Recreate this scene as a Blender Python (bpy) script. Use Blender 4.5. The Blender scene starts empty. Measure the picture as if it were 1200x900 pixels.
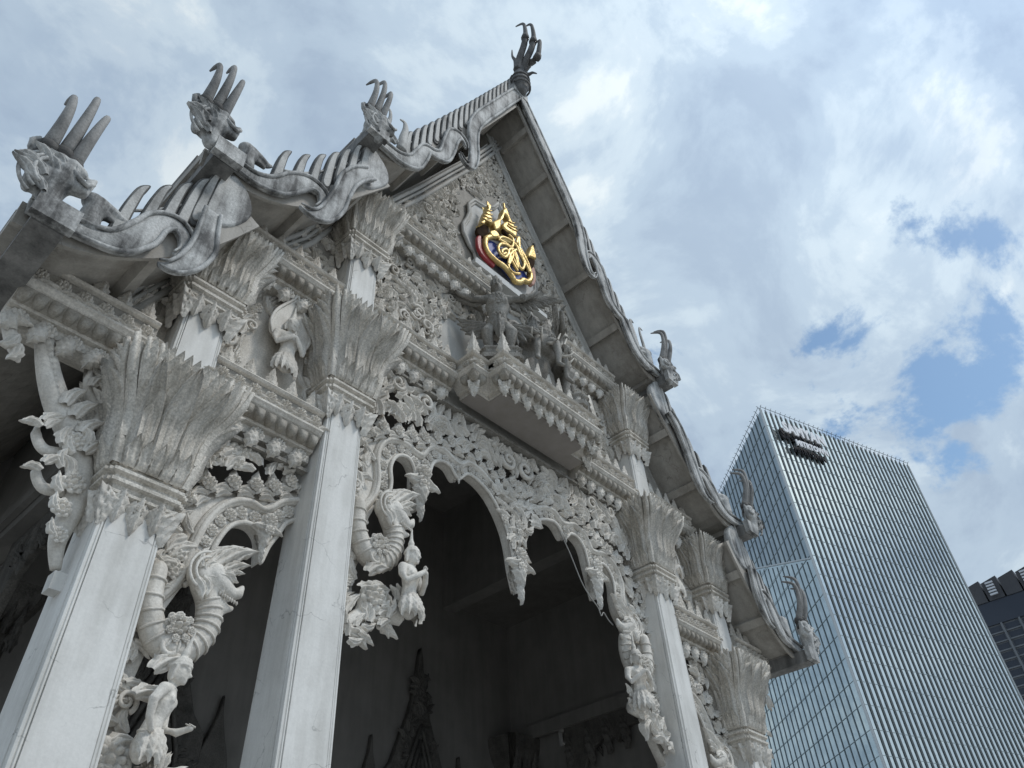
import bpy, math, random, json
import numpy as np
from mathutils import Vector, Matrix
R = random.Random(7)
S = bpy.context.scene
COL = S.collection
PI = math.pi
# outlines measured in metres (x, z) unless three numbers are given
DATA = {"em_blue":[[-0.69,15.92],[-0.51,16.06],[-0.33,16.12],[-0.05,16.2],[0.24,16.29],[0.44,16.2],[0.58,15.98],[0.73,15.76],[0.67,15.59],[0.44,15.3],[0.36,15.25],[0.16,15.2],[-0.03,15.29],[-0.22,15.37],[-0.41,15.37],[-0.59,15.41],[-0.74,15.57]],"em_border":[[-0.78,15.82],[-0.6,16.06],[-0.32,16.26],[0.17,16.49],[0.46,16.49],[0.68,16.16],[0.77,15.76],[0.64,15.48],[0.45,15.38],[0.36,15.23],[0.15,15.09],[0.08,15.18],[-0.18,15.32],[-0.45,15.29],[-0.71,15.35],[-0.81,15.54],[-0.78,15.82]],"em_s1":[[-0.02,16.63],[0.14,16.6],[0.07,16.23],[-0.17,16.18],[-0.37,16.12],[-0.24,16.33],[0.05,16.47],[0.25,16.43],[0.36,16.22],[0.5,16.0],[0.4,15.69],[0.28,15.72],[0.22,16.01],[0.11,16.17],[-0.06,15.97],[0.0,15.73],[0.11,15.57],[0.22,15.46]],"em_s2":[[-0.15,15.81],[-0.28,15.65],[-0.29,15.77],[-0.14,15.96],[-0.07,15.88],[-0.2,15.61],[-0.38,15.6],[-0.42,15.77],[-0.3,16.02],[-0.05,16.16],[0.1,15.99],[-0.01,15.64],[-0.1,15.43],[0.01,15.91],[0.24,16.29]],"em_s3":[[0.17,16.49],[0.45,16.34],[0.64,16.12],[0.69,15.82],[0.58,15.98],[0.37,16.41],[0.37,16.9],[0.26,16.53]],"em_s4":[[0.07,16.23],[0.18,15.97],[0.23,15.59],[0.05,15.86],[-0.1,15.39],[0.05,15.27],[0.3,15.44]],"em_red":[[-0.97,15.82],[-1.03,15.63],[-1.0,15.33],[-0.86,15.17],[-0.61,15.11],[-0.5,15.09],[-0.45,15.21],[-0.6,15.28],[-0.8,15.39],[-0.88,15.6],[-0.88,15.87]],"em_cone1":[[-0.67,17.26],[-0.66,17.06],[-0.58,16.5],[-0.74,16.48],[-0.98,16.09],[-0.85,16.69],[-0.74,17.0]],"em_cone1d":[[-1.02,16.03],[-0.88,16.3],[-0.7,16.45],[-0.61,16.38],[-0.68,16.05],[-0.88,15.84],[-1.01,15.83]],"em_crown":[[-0.15,17.55],[-0.03,17.74],[0.11,17.41],[0.23,17.23],[0.32,17.09],[0.28,16.82],[0.11,16.8],[-0.09,16.74],[-0.21,16.81],[-0.16,17.0],[0.02,17.27],[-0.07,17.41],[-0.24,17.01],[-0.3,16.63],[-0.47,16.38],[-0.53,16.51],[-0.54,16.68],[-0.28,17.07],[-0.2,17.33]],"em_crownd":[[-0.17,16.85],[0.13,17.05],[0.32,17.04],[0.28,16.82],[0.06,16.66],[-0.1,16.64]],"em_cone2":[[0.85,17.02],[0.92,17.04],[1.0,16.61],[0.8,16.48],[0.64,16.38],[0.76,16.76]],"em_cone2d":[[0.65,16.31],[0.84,16.52],[0.97,16.49],[0.87,16.19],[0.71,16.01]],"em_gold2":[[-0.68,16.14],[-0.51,16.34],[-0.36,16.26],[-0.53,16.06],[-0.64,16.04]],"em_cloth":[[0.75,15.97],[0.95,16.3],[0.99,15.9],[0.87,15.55],[0.75,15.57]],"niche_in":[[0.02,18.22],[-0.17,17.88],[-0.5,17.4],[-0.8,17.28],[-1.03,16.92],[-1.09,16.58],[-1.11,16.2],[-1.18,15.84],[-1.07,15.6],[-0.89,15.51],[-0.86,15.21],[-0.3,15.29],[0.17,15.36],[0.93,15.74],[1.28,16.3],[1.43,16.87],[1.26,17.38],[0.84,17.66],[0.44,18.05],[0.19,18.3]],"cable":[[1.21,8.92],[1.44,8.61],[1.67,8.17],[1.87,7.94],[2.1,7.78],[2.17,7.64],[2.26,7.73],[2.37,7.63],[2.51,7.56]],"apex":{"bulb":[[0.0,-0.79,23.24],[0.0,-0.85,22.54],[0.0,-0.78,24.05]],"p0":[[-0.12,-0.84,23.77],[-0.12,-0.98,24.32],[-0.12,-1.21,24.89],[-0.12,-1.32,25.51],[-0.12,-1.32,26.1],[-0.12,-1.23,26.37],[-0.12,-0.99,26.57]],"p1":[[0.05,-0.89,23.97],[0.05,-1.13,24.36],[0.05,-1.35,24.72],[0.05,-1.49,25.28],[0.05,-1.49,26.03],[0.05,-1.41,26.32],[0.05,-1.26,26.44]],"p2":[[0.22,-0.83,24.24],[0.22,-1.07,24.33],[0.22,-1.39,24.3],[0.22,-1.57,25.03],[0.22,-1.54,25.19],[0.22,-1.43,25.25]],"s0":[[-0.1,-0.81,23.86],[-0.1,-0.8,24.46],[-0.1,-0.71,24.9],[-0.1,-0.72,25.33]],"s1":[[0.1,-0.86,23.93],[0.1,-1.06,23.5],[0.1,-1.23,23.37],[0.1,-1.37,23.11]]},"tower":[[130.5,37.41,110.0],[151.91,59.87,110.0],[178.49,21.93,110.0]],"joint":[[145.8,53.46,82.55],[130.0,36.88,72.45]]}
# ------------------------------------------------------------ camera
cd = bpy.data.cameras.new('camera'); cam = bpy.data.objects.new('camera', cd); COL.objects.link(cam)
cd.sensor_width = 36; cd.lens = 26.727; cd.clip_start = .1; cd.clip_end = 6000
F = Vector((0.56757669, 0.48043555, 0.66860929)); RT = Vector((0.678074, -0.73338298, -0.0486319)); UP = Vector((-0.46698218, -0.48096891, 0.74202194))
m = Matrix.Identity(4)
for i in range(3):
    m[i][0] = RT[i]; m[i][1] = UP[i]; m[i][2] = -F[i]
m[0][3], m[1][3], m[2][3] = -8.7469, -7.1403, 1.6007
cam.matrix_world = m
S.camera = cam
# ------------------------------------------------------------ sky, light, exposure
SUN_EL, SUN_AZ = math.radians(54), math.radians(150)          # azimuth clockwise from +y
w = bpy.data.worlds.new('World'); S.world = w; w.use_nodes = True
nt = w.node_tree; N = nt.nodes; L = nt.links; N.clear()
def nd(t, **k):
    n = N.new(t)
    for a, b in k.items(): setattr(n, a, b)
    return n
out = nd('ShaderNodeOutputWorld'); bg = nd('ShaderNodeBackground'); L.new(bg.outputs[0], out.inputs[0])
sky = nd('ShaderNodeTexSky', sky_type='NISHITA', sun_disc=False, sun_elevation=SUN_EL, sun_rotation=SUN_AZ)
sky.air_density = 1.2; sky.dust_density = 1.5
tc = nd('ShaderNodeTexCoord'); sep = nd('ShaderNodeSeparateXYZ'); L.new(tc.outputs['Generated'], sep.inputs[0])
def math_(op, a, b=None, clamp=False):
    n = nd('ShaderNodeMath', operation=op, use_clamp=clamp)
    for i, v in enumerate((a, b)):
        if v is None: continue
        if isinstance(v, (int, float)): n.inputs[i].default_value = v
        else: L.new(v, n.inputs[i])
    return n.outputs[0]
zc = math_('ADD', math_('MAXIMUM', sep.outputs[2], 0.0), .75)
comb = nd('ShaderNodeCombineXYZ'); L.new(math_('DIVIDE', sep.outputs[0], zc), comb.inputs[0]); L.new(math_('DIVIDE', sep.outputs[1], zc), comb.inputs[1])
def noise(scale, detail, rough, off, dist=0.):
    mp = nd('ShaderNodeMapping'); mp.inputs['Location'].default_value = off; L.new(comb.outputs[0], mp.inputs[0])
    n = nd('ShaderNodeTexNoise'); n.inputs['Scale'].default_value = scale; n.inputs['Detail'].default_value = detail
    n.inputs['Roughness'].default_value = rough; n.inputs['Distortion'].default_value = dist
    L.new(mp.outputs[0], n.inputs['Vector']); return n.outputs['Fac']
def ramp(fac, stops, interp='EASE'):
    r = nd('ShaderNodeValToRGB'); r.color_ramp.interpolation = interp
    e = r.color_ramp.elements
    while len(e) < len(stops): e.new(.5)
    for k, (p, c) in enumerate(stops): e[k].position = p; e[k].color = (c[0], c[1], c[2], 1)
    L.new(fac, r.inputs[0]); return r.outputs[0]
def mixc(fac, a, b, mode='MIX'):
    n = nd('ShaderNodeMix', data_type='RGBA', blend_type=mode)
    if isinstance(fac, (int, float)): n.inputs[0].default_value = fac
    else: L.new(fac, n.inputs[0])
    for i, v in ((6, a), (7, b)):
        if isinstance(v, tuple): n.inputs[i].default_value = (*v, 1)
        else: L.new(v, n.inputs[i])
    return n.outputs[2]
big = noise(2.6, 8, .55, (3.1, .4, 0), .3)
mid = noise(6.5, 10, .60, (1.7, 5.2, 2), .35)
gap = noise(5.4, 10, .62, (4.3, 1.1, 6), .2)
cloud = ramp(mid, [(.36, (.36, .455, .585)), (.48, (.43, .535, .66)), (.56, (.53, .635, .74)), (.64, (.68, .76, .82)), (.76, (.82, .87, .89))])
veil = ramp(big, [(.36, (.80, .83, .88)), (.62, (1.10, 1.09, 1.06))])
cloud = mixc(1.0, cloud, veil, 'MULTIPLY')
skyc = mixc(1.0, sky.outputs[0], (.118, .138, .142), 'MULTIPLY')
def vdot(d):
    n = nd('ShaderNodeVectorMath', operation='DOT_PRODUCT'); L.new(tc.outputs['Generated'], n.inputs[0]); n.inputs[1].default_value = d; return n.outputs['Value']
def near(d, a, b):                                              # 0..1 inside a soft cone round direction d
    n = nd('ShaderNodeMapRange', interpolation_type='SMOOTHSTEP'); L.new(vdot(d), n.inputs[0]); n.inputs[1].default_value = a; n.inputs[2].default_value = b; return n.outputs[0]
gap = math_('ADD', math_('SUBTRACT', gap, .115), math_('MULTIPLY', near((.883, .074, .462), .88, .99), .125))
gm = ramp(gap, [(.565, (0, 0, 0)), (.64, (1, 1, 1))])
glow = math_('ADD', math_('MULTIPLY', math_('POWER', math_('MAXIMUM', vdot((.29, -.51, .81)), 0.0), 5.0), .9), 1.0)
cg = nd('ShaderNodeVectorMath', operation='SCALE'); L.new(cloud, cg.inputs[0]); L.new(glow, cg.inputs['Scale']); cloud = cg.outputs[0]
L.new(mixc(gm, cloud, skyc), bg.inputs[0]); bg.inputs[1].default_value = 1.0
sl = bpy.data.lights.new('sun', 'SUN'); so = bpy.data.objects.new('sun', sl); COL.objects.link(so)
sl.energy = 1.5; sl.angle = math.radians(10); sl.color = (1, .97, .92)
sd = Vector((math.sin(SUN_AZ) * math.cos(SUN_EL), math.cos(SUN_AZ) * math.cos(SUN_EL), math.sin(SUN_EL)))
so.rotation_euler = sd.to_track_quat('Z', 'Y').to_euler()
S.view_settings.view_transform = 'Standard'; S.view_settings.look = 'None'; S.view_settings.gamma = 1; S.view_settings.exposure = 0
S.cycles.max_bounces = 6; S.cycles.diffuse_bounces = 4
# ------------------------------------------------------------ materials
def mat(name, base, alt=None, rough=.7, metal=0., scale=1.2, streak=.4, fine=.0, bump=.3, bscale=40., spec=.35, cut=(.42, .62), carve=0, crack=0, wave=0):
    m = bpy.data.materials.new(name); m.use_nodes = True; t = m.node_tree; n = t.nodes; l = t.links
    b = n['Principled BSDF']; b.inputs['Roughness'].default_value = rough; b.inputs['Metallic'].default_value = metal
    b.inputs['Specular IOR Level'].default_value = spec
    b.inputs['Base Color'].default_value = (*base, 1)
    g = n.new('ShaderNodeNewGeometry')
    if alt:
        def nz(sc, det, vs=(1, 1, 1)):
            mp = n.new('ShaderNodeMapping'); mp.inputs['Scale'].default_value = vs; l.new(g.outputs['Position'], mp.inputs[0])
            q = n.new('ShaderNodeTexNoise'); q.inputs['Scale'].default_value = sc; q.inputs['Detail'].default_value = det; q.inputs['Roughness'].default_value = .62
            l.new(mp.outputs[0], q.inputs['Vector']); return q.outputs['Fac']
        a = nz(scale, 7); s = nz(3.5, 6, (1.4, 1.4, .16))
        mx = n.new('ShaderNodeMix'); mx.inputs[0].default_value = streak; l.new(a, mx.inputs[2]); l.new(s, mx.inputs[3])
        r = n.new('ShaderNodeMapRange'); r.inputs[1].default_value = cut[0]; r.inputs[2].default_value = cut[1]; l.new(mx.outputs[0], r.inputs[0])
        c = n.new('ShaderNodeMix'); c.data_type = 'RGBA'; l.new(r.outputs[0], c.inputs[0]); c.inputs[6].default_value = (*base, 1); c.inputs[7].default_value = (*alt, 1)
        res = c.outputs[2]
        if fine:
            f = nz(38, 4); r2 = n.new('ShaderNodeMapRange'); r2.inputs[1].default_value = .35; r2.inputs[2].default_value = .7; r2.inputs[3].default_value = 1 - fine; r2.inputs[4].default_value = 1 + fine * .5; l.new(f, r2.inputs[0])
            h = n.new('ShaderNodeMix'); h.data_type = 'RGBA'; h.blend_type = 'MULTIPLY'; h.inputs[0].default_value = 1; l.new(res, h.inputs[6]); l.new(r2.outputs[0], h.inputs[7]); res = h.outputs[2]
        l.new(res, b.inputs['Base Color'])
    hin = None
    if crack:                                                   # hairline cracks that come and go
        wv = n.new('ShaderNodeTexNoise'); wv.inputs['Scale'].default_value = 2.2; wv.inputs['Detail'].default_value = 6; l.new(g.outputs['Position'], wv.inputs['Vector'])
        ad = n.new('ShaderNodeVectorMath'); ad.operation = 'MULTIPLY_ADD'; l.new(wv.outputs['Color'], ad.inputs[0]); ad.inputs[1].default_value = (.7, .7, .7); l.new(g.outputs['Position'], ad.inputs[2])
        vo = n.new('ShaderNodeTexVoronoi'); vo.feature = 'DISTANCE_TO_EDGE'; vo.inputs['Scale'].default_value = crack; l.new(ad.outputs[0], vo.inputs['Vector'])
        mk = n.new('ShaderNodeMapRange'); mk.inputs[1].default_value = .50; mk.inputs[2].default_value = .58; mk.inputs[3].default_value = 1; mk.inputs[4].default_value = .62; l.new(wv.outputs['Fac'], mk.inputs[0])
        cv = n.new('ShaderNodeMapRange'); cv.inputs[1].default_value = 0; cv.inputs[2].default_value = .010; l.new(vo.outputs[0], cv.inputs[0]); l.new(mk.outputs[0], cv.inputs[3])
        h = n.new('ShaderNodeMix'); h.data_type = 'RGBA'; h.blend_type = 'MULTIPLY'; h.inputs[0].default_value = 1; l.new(res, h.inputs[6]); l.new(cv.outputs[0], h.inputs[7]); l.new(h.outputs[2], b.inputs['Base Color'])
    if wave:                                                    # panes a hair out of plane
        wn = n.new('ShaderNodeTexNoise'); wn.inputs['Scale'].default_value = .35; wn.inputs['Detail'].default_value = 3; l.new(g.outputs['Position'], wn.inputs['Vector'])
        b0 = n.new('ShaderNodeBump'); b0.inputs['Strength'].default_value = 1; b0.inputs['Distance'].default_value = wave; l.new(wn.outputs['Fac'], b0.inputs['Height']); l.new(b0.outputs[0], b.inputs['Normal'])
    if carve:                                                   # fine tool grooves and little drilled hollows
        wv = n.new('ShaderNodeTexNoise'); wv.inputs['Scale'].default_value = 9; l.new(g.outputs['Position'], wv.inputs['Vector'])
        ad = n.new('ShaderNodeVectorMath'); ad.operation = 'MULTIPLY_ADD'; l.new(wv.outputs['Color'], ad.inputs[0]); ad.inputs[1].default_value = (.12, .12, .12); l.new(g.outputs['Position'], ad.inputs[2])
        vo = n.new('ShaderNodeTexVoronoi'); vo.feature = 'DISTANCE_TO_EDGE'; vo.inputs['Scale'].default_value = carve; l.new(ad.outputs[0], vo.inputs['Vector'])
        vr = n.new('ShaderNodeMapRange'); vr.interpolation_type = 'SMOOTHSTEP'; vr.inputs[2].default_value = .16; l.new(vo.outputs[0], vr.inputs[0])
        cv = n.new('ShaderNodeMapRange'); cv.inputs[1].default_value = 0; cv.inputs[2].default_value = .10; cv.inputs[3].default_value = .62; l.new(vo.outputs[0], cv.inputs[0])
        h = n.new('ShaderNodeMix'); h.data_type = 'RGBA'; h.blend_type = 'MULTIPLY'; h.inputs[0].default_value = 1; l.new(res, h.inputs[6]); l.new(cv.outputs[0], h.inputs[7]); l.new(h.outputs[2], b.inputs['Base Color'])
        b0 = n.new('ShaderNodeBump'); b0.inputs['Strength'].default_value = .75; b0.inputs['Distance'].default_value = .022; l.new(vr.outputs[0], b0.inputs['Height']); hin = b0.outputs[0]
    if bump:
        q = n.new('ShaderNodeTexNoise'); q.inputs['Scale'].default_value = bscale; q.inputs['Detail'].default_value = 5; l.new(g.outputs['Position'], q.inputs['Vector'])
        bp = n.new('ShaderNodeBump'); bp.inputs['Strength'].default_value = bump; bp.inputs['Distance'].default_value = .02; l.new(q.outputs['Fac'], bp.inputs['Height']); hin and l.new(hin, bp.inputs['Normal']); l.new(bp.outputs[0], b.inputs['Normal'])
    return m
M = {}
M['shaft'] = mat('white_column_plaster', (.73, .715, .68), (.56, .545, .51), scale=1.4, streak=.6, fine=.05, crack=1.1, bump=.12, bscale=14)
M['carve'] = mat('carved_plaster', (.73, .685, .615), (.48, .44, .38), scale=2.2, streak=.35, fine=.22, bump=.4, bscale=45)
M['clean'] = mat('pale_carved_plaster', (.77, .73, .665), (.55, .51, .45), scale=2.5, streak=.3, fine=.16, bump=.3, bscale=45)
M['cap'] = mat('capital_plaster', (.68, .635, .565), (.36, .325, .27), scale=2.6, streak=.6, fine=.32, bump=.45, bscale=50, cut=(.46, .66))
M['lotus'] = mat('stained_lotus_band', (.40, .37, .32), (.27, .235, .19), scale=3, fine=.25, bump=.4)
M['wall'] = mat('gable_plaster', (.50, .485, .45), (.38, .365, .335), scale=1.2, fine=.1, bump=.2, bscale=20, crack=1.2)
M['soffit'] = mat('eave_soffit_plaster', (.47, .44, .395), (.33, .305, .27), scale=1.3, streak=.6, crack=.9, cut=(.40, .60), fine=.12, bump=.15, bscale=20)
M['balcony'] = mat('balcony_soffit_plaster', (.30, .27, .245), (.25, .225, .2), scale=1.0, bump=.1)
M['barge'] = mat('weathered_bargeboard', (.53, .525, .505), (.085, .083, .08), scale=1.7, streak=.5, fine=.25, bump=.35, bscale=30, cut=(.46, .60))
M['fin'] = mat('weathered_roof_fin', (.50, .49, .465), (.17, .165, .155), scale=1.7, streak=.5, fine=.2, bump=.3, bscale=30, cut=(.47, .64))
M['horn'] = mat('finial_horn', (.34, .33, .315), (.15, .145, .14), scale=3, fine=.2, bump=.3)
M['dark'] = mat('blackened_plaster', (.10, .095, .09), (.05, .048, .046), scale=2, fine=.2, bump=.3)
M['finial'] = mat('dark_apex_finial', (.17, .165, .16), (.07, .068, .066), scale=3, fine=.2, bump=.3)
M['statue'] = mat('sooty_statue', (.40, .38, .345), (.19, .175, .15), scale=2.5, streak=.5, fine=.3, bump=.45, bscale=45, cut=(.38, .6))
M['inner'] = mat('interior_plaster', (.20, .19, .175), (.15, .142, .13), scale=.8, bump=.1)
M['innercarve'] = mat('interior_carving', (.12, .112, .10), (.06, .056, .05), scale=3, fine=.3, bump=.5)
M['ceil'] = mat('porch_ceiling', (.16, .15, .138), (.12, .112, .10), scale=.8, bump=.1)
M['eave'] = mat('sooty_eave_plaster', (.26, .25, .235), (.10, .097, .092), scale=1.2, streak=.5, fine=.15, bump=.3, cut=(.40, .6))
M['relief_shade'] = mat('shaded_relief_ground', (.34, .315, .275), (.22, .20, .172), scale=3, fine=.2, bump=.3)  # shade in the gaps behind the carving, put into a darker base colour
M['finedge'] = mat('blackened_fin_edge', (.15, .147, .14), (.07, .068, .065), scale=3, fine=.2, bump=.3)
M['tile'] = mat('roof_tile', (.22, .20, .18), (.12, .11, .10), scale=2, fine=.3, bump=.4)
M['gold'] = mat('gilded_metal', (.78, .58, .25), (.50, .34, .12), rough=.42, metal=.75, scale=7, fine=.25, bump=.35)
M['goldshade'] = mat('shaded_gold', (.05, .03, .018), (.015, .01, .008), rough=.9, metal=.0, spec=.05, scale=6, bump=.1)  # near-black matte colour that paints the shade under the emblem's cones
M['blue'] = mat('blue_enamel', (.035, .06, .26), (.05, .08, .32), rough=.35, scale=5, bump=.05)
M['red'] = mat('red_enamel', (.38, .045, .05), (.25, .03, .035), rough=.4, scale=12, bump=.2)
M['pink'] = mat('faded_pink_paint', (.50, .28, .22), (.36, .20, .16), rough=.6, scale=12, bump=.2)
M['niche'] = mat('niche_plaster', (.58, .58, .565), (.47, .47, .455), scale=1.5, fine=.08, bump=.15)
M['pave'] = mat('courtyard_paving', (.42, .41, .39), (.33, .32, .30), scale=.4, fine=.15, bump=.2)
M['cable'] = mat('cable', (.30, .29, .27), rough=.5, bump=0)
# ------------------------------------------------------------ object helpers
def tag(o, label=None, cat=None, group=None, kind=None):
    for k, v in (('label', label), ('category', cat), ('group', group), ('kind', kind)):
        if v: o[k] = v
    return o
def empty(name, loc=(0, 0, 0), **k):
    o = bpy.data.objects.new(name, None); COL.objects.link(o); o.location = loc; o.empty_display_size = .2
    return tag(o, **k)
def obj(name, me, parent=None, mtx=None, **k):
    o = bpy.data.objects.new(name, me); COL.objects.link(o)
    if parent: o.parent = parent
    if mtx is not None: o.matrix_local = mtx
    return tag(o, **k)
def mesh(name, V, Fc, material, smooth=False):
    me = bpy.data.meshes.new(name); me.from_pydata([tuple(v) for v in V], [], Fc); me.materials.append(M[material])
    if smooth: me.shade_smooth()
    return me
class MB:
    def __init__(s): s.V = []; s.F = []
    def add(s, V, Fc, mtx=None):
        b = len(s.V)
        if mtx is not None: V = [mtx @ Vector(v) for v in V]
        s.V += [tuple(v) for v in V]; s.F += [tuple(i + b for i in f) for f in Fc]; return s
    def box(s, x0, x1, y0, y1, z0, z1, mtx=None):
        V = [(x, y, z) for z in (z0, z1) for x, y in ((x0, y0), (x1, y0), (x1, y1), (x0, y1))]
        return s.add(V, [(0, 3, 2, 1), (4, 5, 6, 7), (0, 1, 5, 4), (1, 2, 6, 5), (2, 3, 7, 6), (3, 0, 4, 7)], mtx)
    def loft(s, secs, cap=True):                                # list of equal-length rings of 3-D points
        n = len(secs[0]); V = [p for q in secs for p in q]; Fc = []
        for a in range(len(secs) - 1):
            for i in range(n): j = (i + 1) % n; Fc.append((a * n + i, a * n + j, (a + 1) * n + j, (a + 1) * n + i))
        if cap: Fc += [tuple(range(n))[::-1], tuple(range((len(secs) - 1) * n, len(secs) * n))]
        return s.add(V, Fc)
    def profx(s, prof, x0, x1, dx=0.):                          # (y,z) profile run along x
        return s.loft([[(x0, y, z) for y, z in prof], [(x1, y, z) for y, z in prof]])
    def me(s, name, material, smooth=False): return mesh(name, s.V, s.F, material, smooth)
def sweep(pts, rad, sides=8, flat=1., up=(0, -1, 0)):
    P = [Vector(p) for p in pts]; n = len(P); V = []; Fc = []; up = Vector(up)
    for i in range(n):
        t = (P[min(i + 1, n - 1)] - P[max(i - 1, 0)]).normalized()
        a = t.cross(up)
        if a.length < 1e-4: a = t.cross(Vector((1, 0, .1)))
        a.normalize(); b = a.cross(t)
        r = rad[i] if hasattr(rad, '__len__') else rad
        for k in range(sides):
            q = 2 * PI * k / sides; V.append(P[i] + a * (r * math.cos(q)) + b * (r * flat * math.sin(q)))
    for i in range(n - 1):
        for k in range(sides): j = (k + 1) % sides; Fc.append((i * sides + k, i * sides + j, (i + 1) * sides + j, (i + 1) * sides + k))
    Fc += [tuple(range(sides))[::-1], tuple(range((n - 1) * sides, n * sides))]
    return V, Fc
def spl(P, k=6, closed=False):                                  # Catmull-Rom
    P = [np.array(p, float) for p in P]; n = len(P); o = []
    for i in range(n if closed else n - 1):
        g = (lambda j: P[j % n]) if closed else (lambda j: P[min(max(j, 0), n - 1)])
        a, b, c, d = g(i - 1), g(i), g(i + 1), g(i + 2)
        for s in range(k):
            t = s / k; o.append(tuple(.5 * (2 * b + (c - a) * t + (2 * a - 5 * b + 4 * c - d) * t * t + (3 * b - a - 3 * c + d) * t ** 3)))
    if not closed: o.append(tuple(P[-1]))
    return o
def xz(P, y): return [(p[0], y, p[1]) for p in P]
def resample(P, step):
    P = [Vector(p) for p in P]; o = [P[0]]; acc = 0
    for a, b in zip(P, P[1:]):
        d = (b - a).length
        while d > 1e-9 and acc + d >= step:
            a = a + (b - a) * ((step - acc) / d); o.append(a.copy()); d = (b - a).length; acc = 0
        acc += d
    return o
def mir(P): return [(-p[0], *p[1:]) for p in P]
TMP = bpy.data.scenes.new('tmp')
def evaluated(o):
    TMP.collection.objects.link(o); vl = TMP.view_layers[0]; vl.update(); dg = vl.depsgraph
    me = bpy.data.meshes.new_from_object(o.evaluated_get(dg)); TMP.collection.objects.unlink(o); bpy.data.objects.remove(o); return me
FLIP = Matrix(((1, 0, 0, 0), (0, 0, -1, 0), (0, 1, 0, 0), (0, 0, 0, 1)))
def plate_me(name, outline, y, thick, material, bevel=.015, holes=(), res=1):
    """outline in (x,z); front face at y, thickness backwards; rounded edges"""
    cu = bpy.data.curves.new(name, 'CURVE'); cu.dimensions = '2D'; cu.fill_mode = 'BOTH'
    cu.extrude = max(thick / 2 - bevel, .001); cu.bevel_depth = bevel; cu.bevel_resolution = res; cu.offset = -bevel
    for ring in [outline, *holes]:
        sp = cu.splines.new('POLY'); sp.points.add(len(ring) - 1); sp.use_cyclic_u = True
        for p, q in zip(sp.points, ring): p.co = (q[0], q[1], 0, 1)
    o = bpy.data.objects.new(name, cu); me = evaluated(o); me.transform(Matrix.Translation((0, y + thick / 2, 0)) @ FLIP)
    me.materials.clear(); me.materials.append(M[material]); me.name = name; return me
def sculpt_me(name, prims, voxel, material, smooth=4, factor=.5):
    mb = MB()
    for p in prims:
        if p[0] == 'c':                                         # tapered capsule chain: points, radii
            P, r = p[1], p[2]; r = list(r) if hasattr(r, '__len__') else [r] * len(P)
            P = [Vector(q) for q in P]; d0 = (P[0] - P[1]).normalized(); d1 = (P[-1] - P[-2]).normalized()
            PP = [P[0] + d0 * r[0] * .9] + [P[0] + d0 * r[0] * .5] + P + [P[-1] + d1 * r[-1] * .5, P[-1] + d1 * r[-1] * .9]
            rr = [r[0] * .3, r[0] * .8] + r + [r[-1] * .8, r[-1] * .3]
            mb.add(*sweep(PP, rr, 10, flat=p[3] if len(p) > 3 else 1.))
        elif p[0] == 'e':                                       # ellipsoid
            c, r = Vector(p[1]), p[2]; rot = p[3] if len(p) > 3 else Matrix.Identity(3); V = []; Fc = []
            for i in range(7):
                a = PI * (i + .5) / 7
                for k in range(12): b = 2 * PI * k / 12; V.append(c + rot @ Vector((r[0] * math.sin(a) * math.cos(b), r[1] * math.sin(a) * math.sin(b), r[2] * math.cos(a))))
            for i in range(6):
                for k in range(12): j = (k + 1) % 12; Fc.append((i * 12 + j, i * 12 + k, (i + 1) * 12 + k, (i + 1) * 12 + j))
            Fc += [tuple(range(12)), tuple(range(72, 84))[::-1]]; mb.add(V, Fc)
        elif p[0] == 'm': mb.add(*p[1:])
    me = mesh(name, mb.V, mb.F, material); o = bpy.data.objects.new(name, me)
    q = o.modifiers.new('r', 'REMESH'); q.mode = 'VOXEL'; q.voxel_size = voxel; q.use_smooth_shade = True
    if smooth: s = o.modifiers.new('s', 'SMOOTH'); s.iterations = smooth; s.factor = factor
    r = evaluated(o); r.materials.clear(); r.materials.append(M[material]); r.shade_smooth(); return r
def Ry(a): return Matrix.Rotation(a, 4, 'Y')
def Rz(a): return Matrix.Rotation(a, 4, 'Z')
def Rx(a): return Matrix.Rotation(a, 4, 'X')
def T(x, y, z): return Matrix.Translation((x, y, z))
def Sc(a, b=None, c=None): return Matrix.Diagonal((a, b or a, c or a, 1))
def at(x, y, z, ang=0., s=1., mx=1, dep=1., sz=None): return T(x, y, z) @ Ry(ang) @ Matrix.Diagonal((s * mx, s * dep, sz or s, 1))
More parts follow.
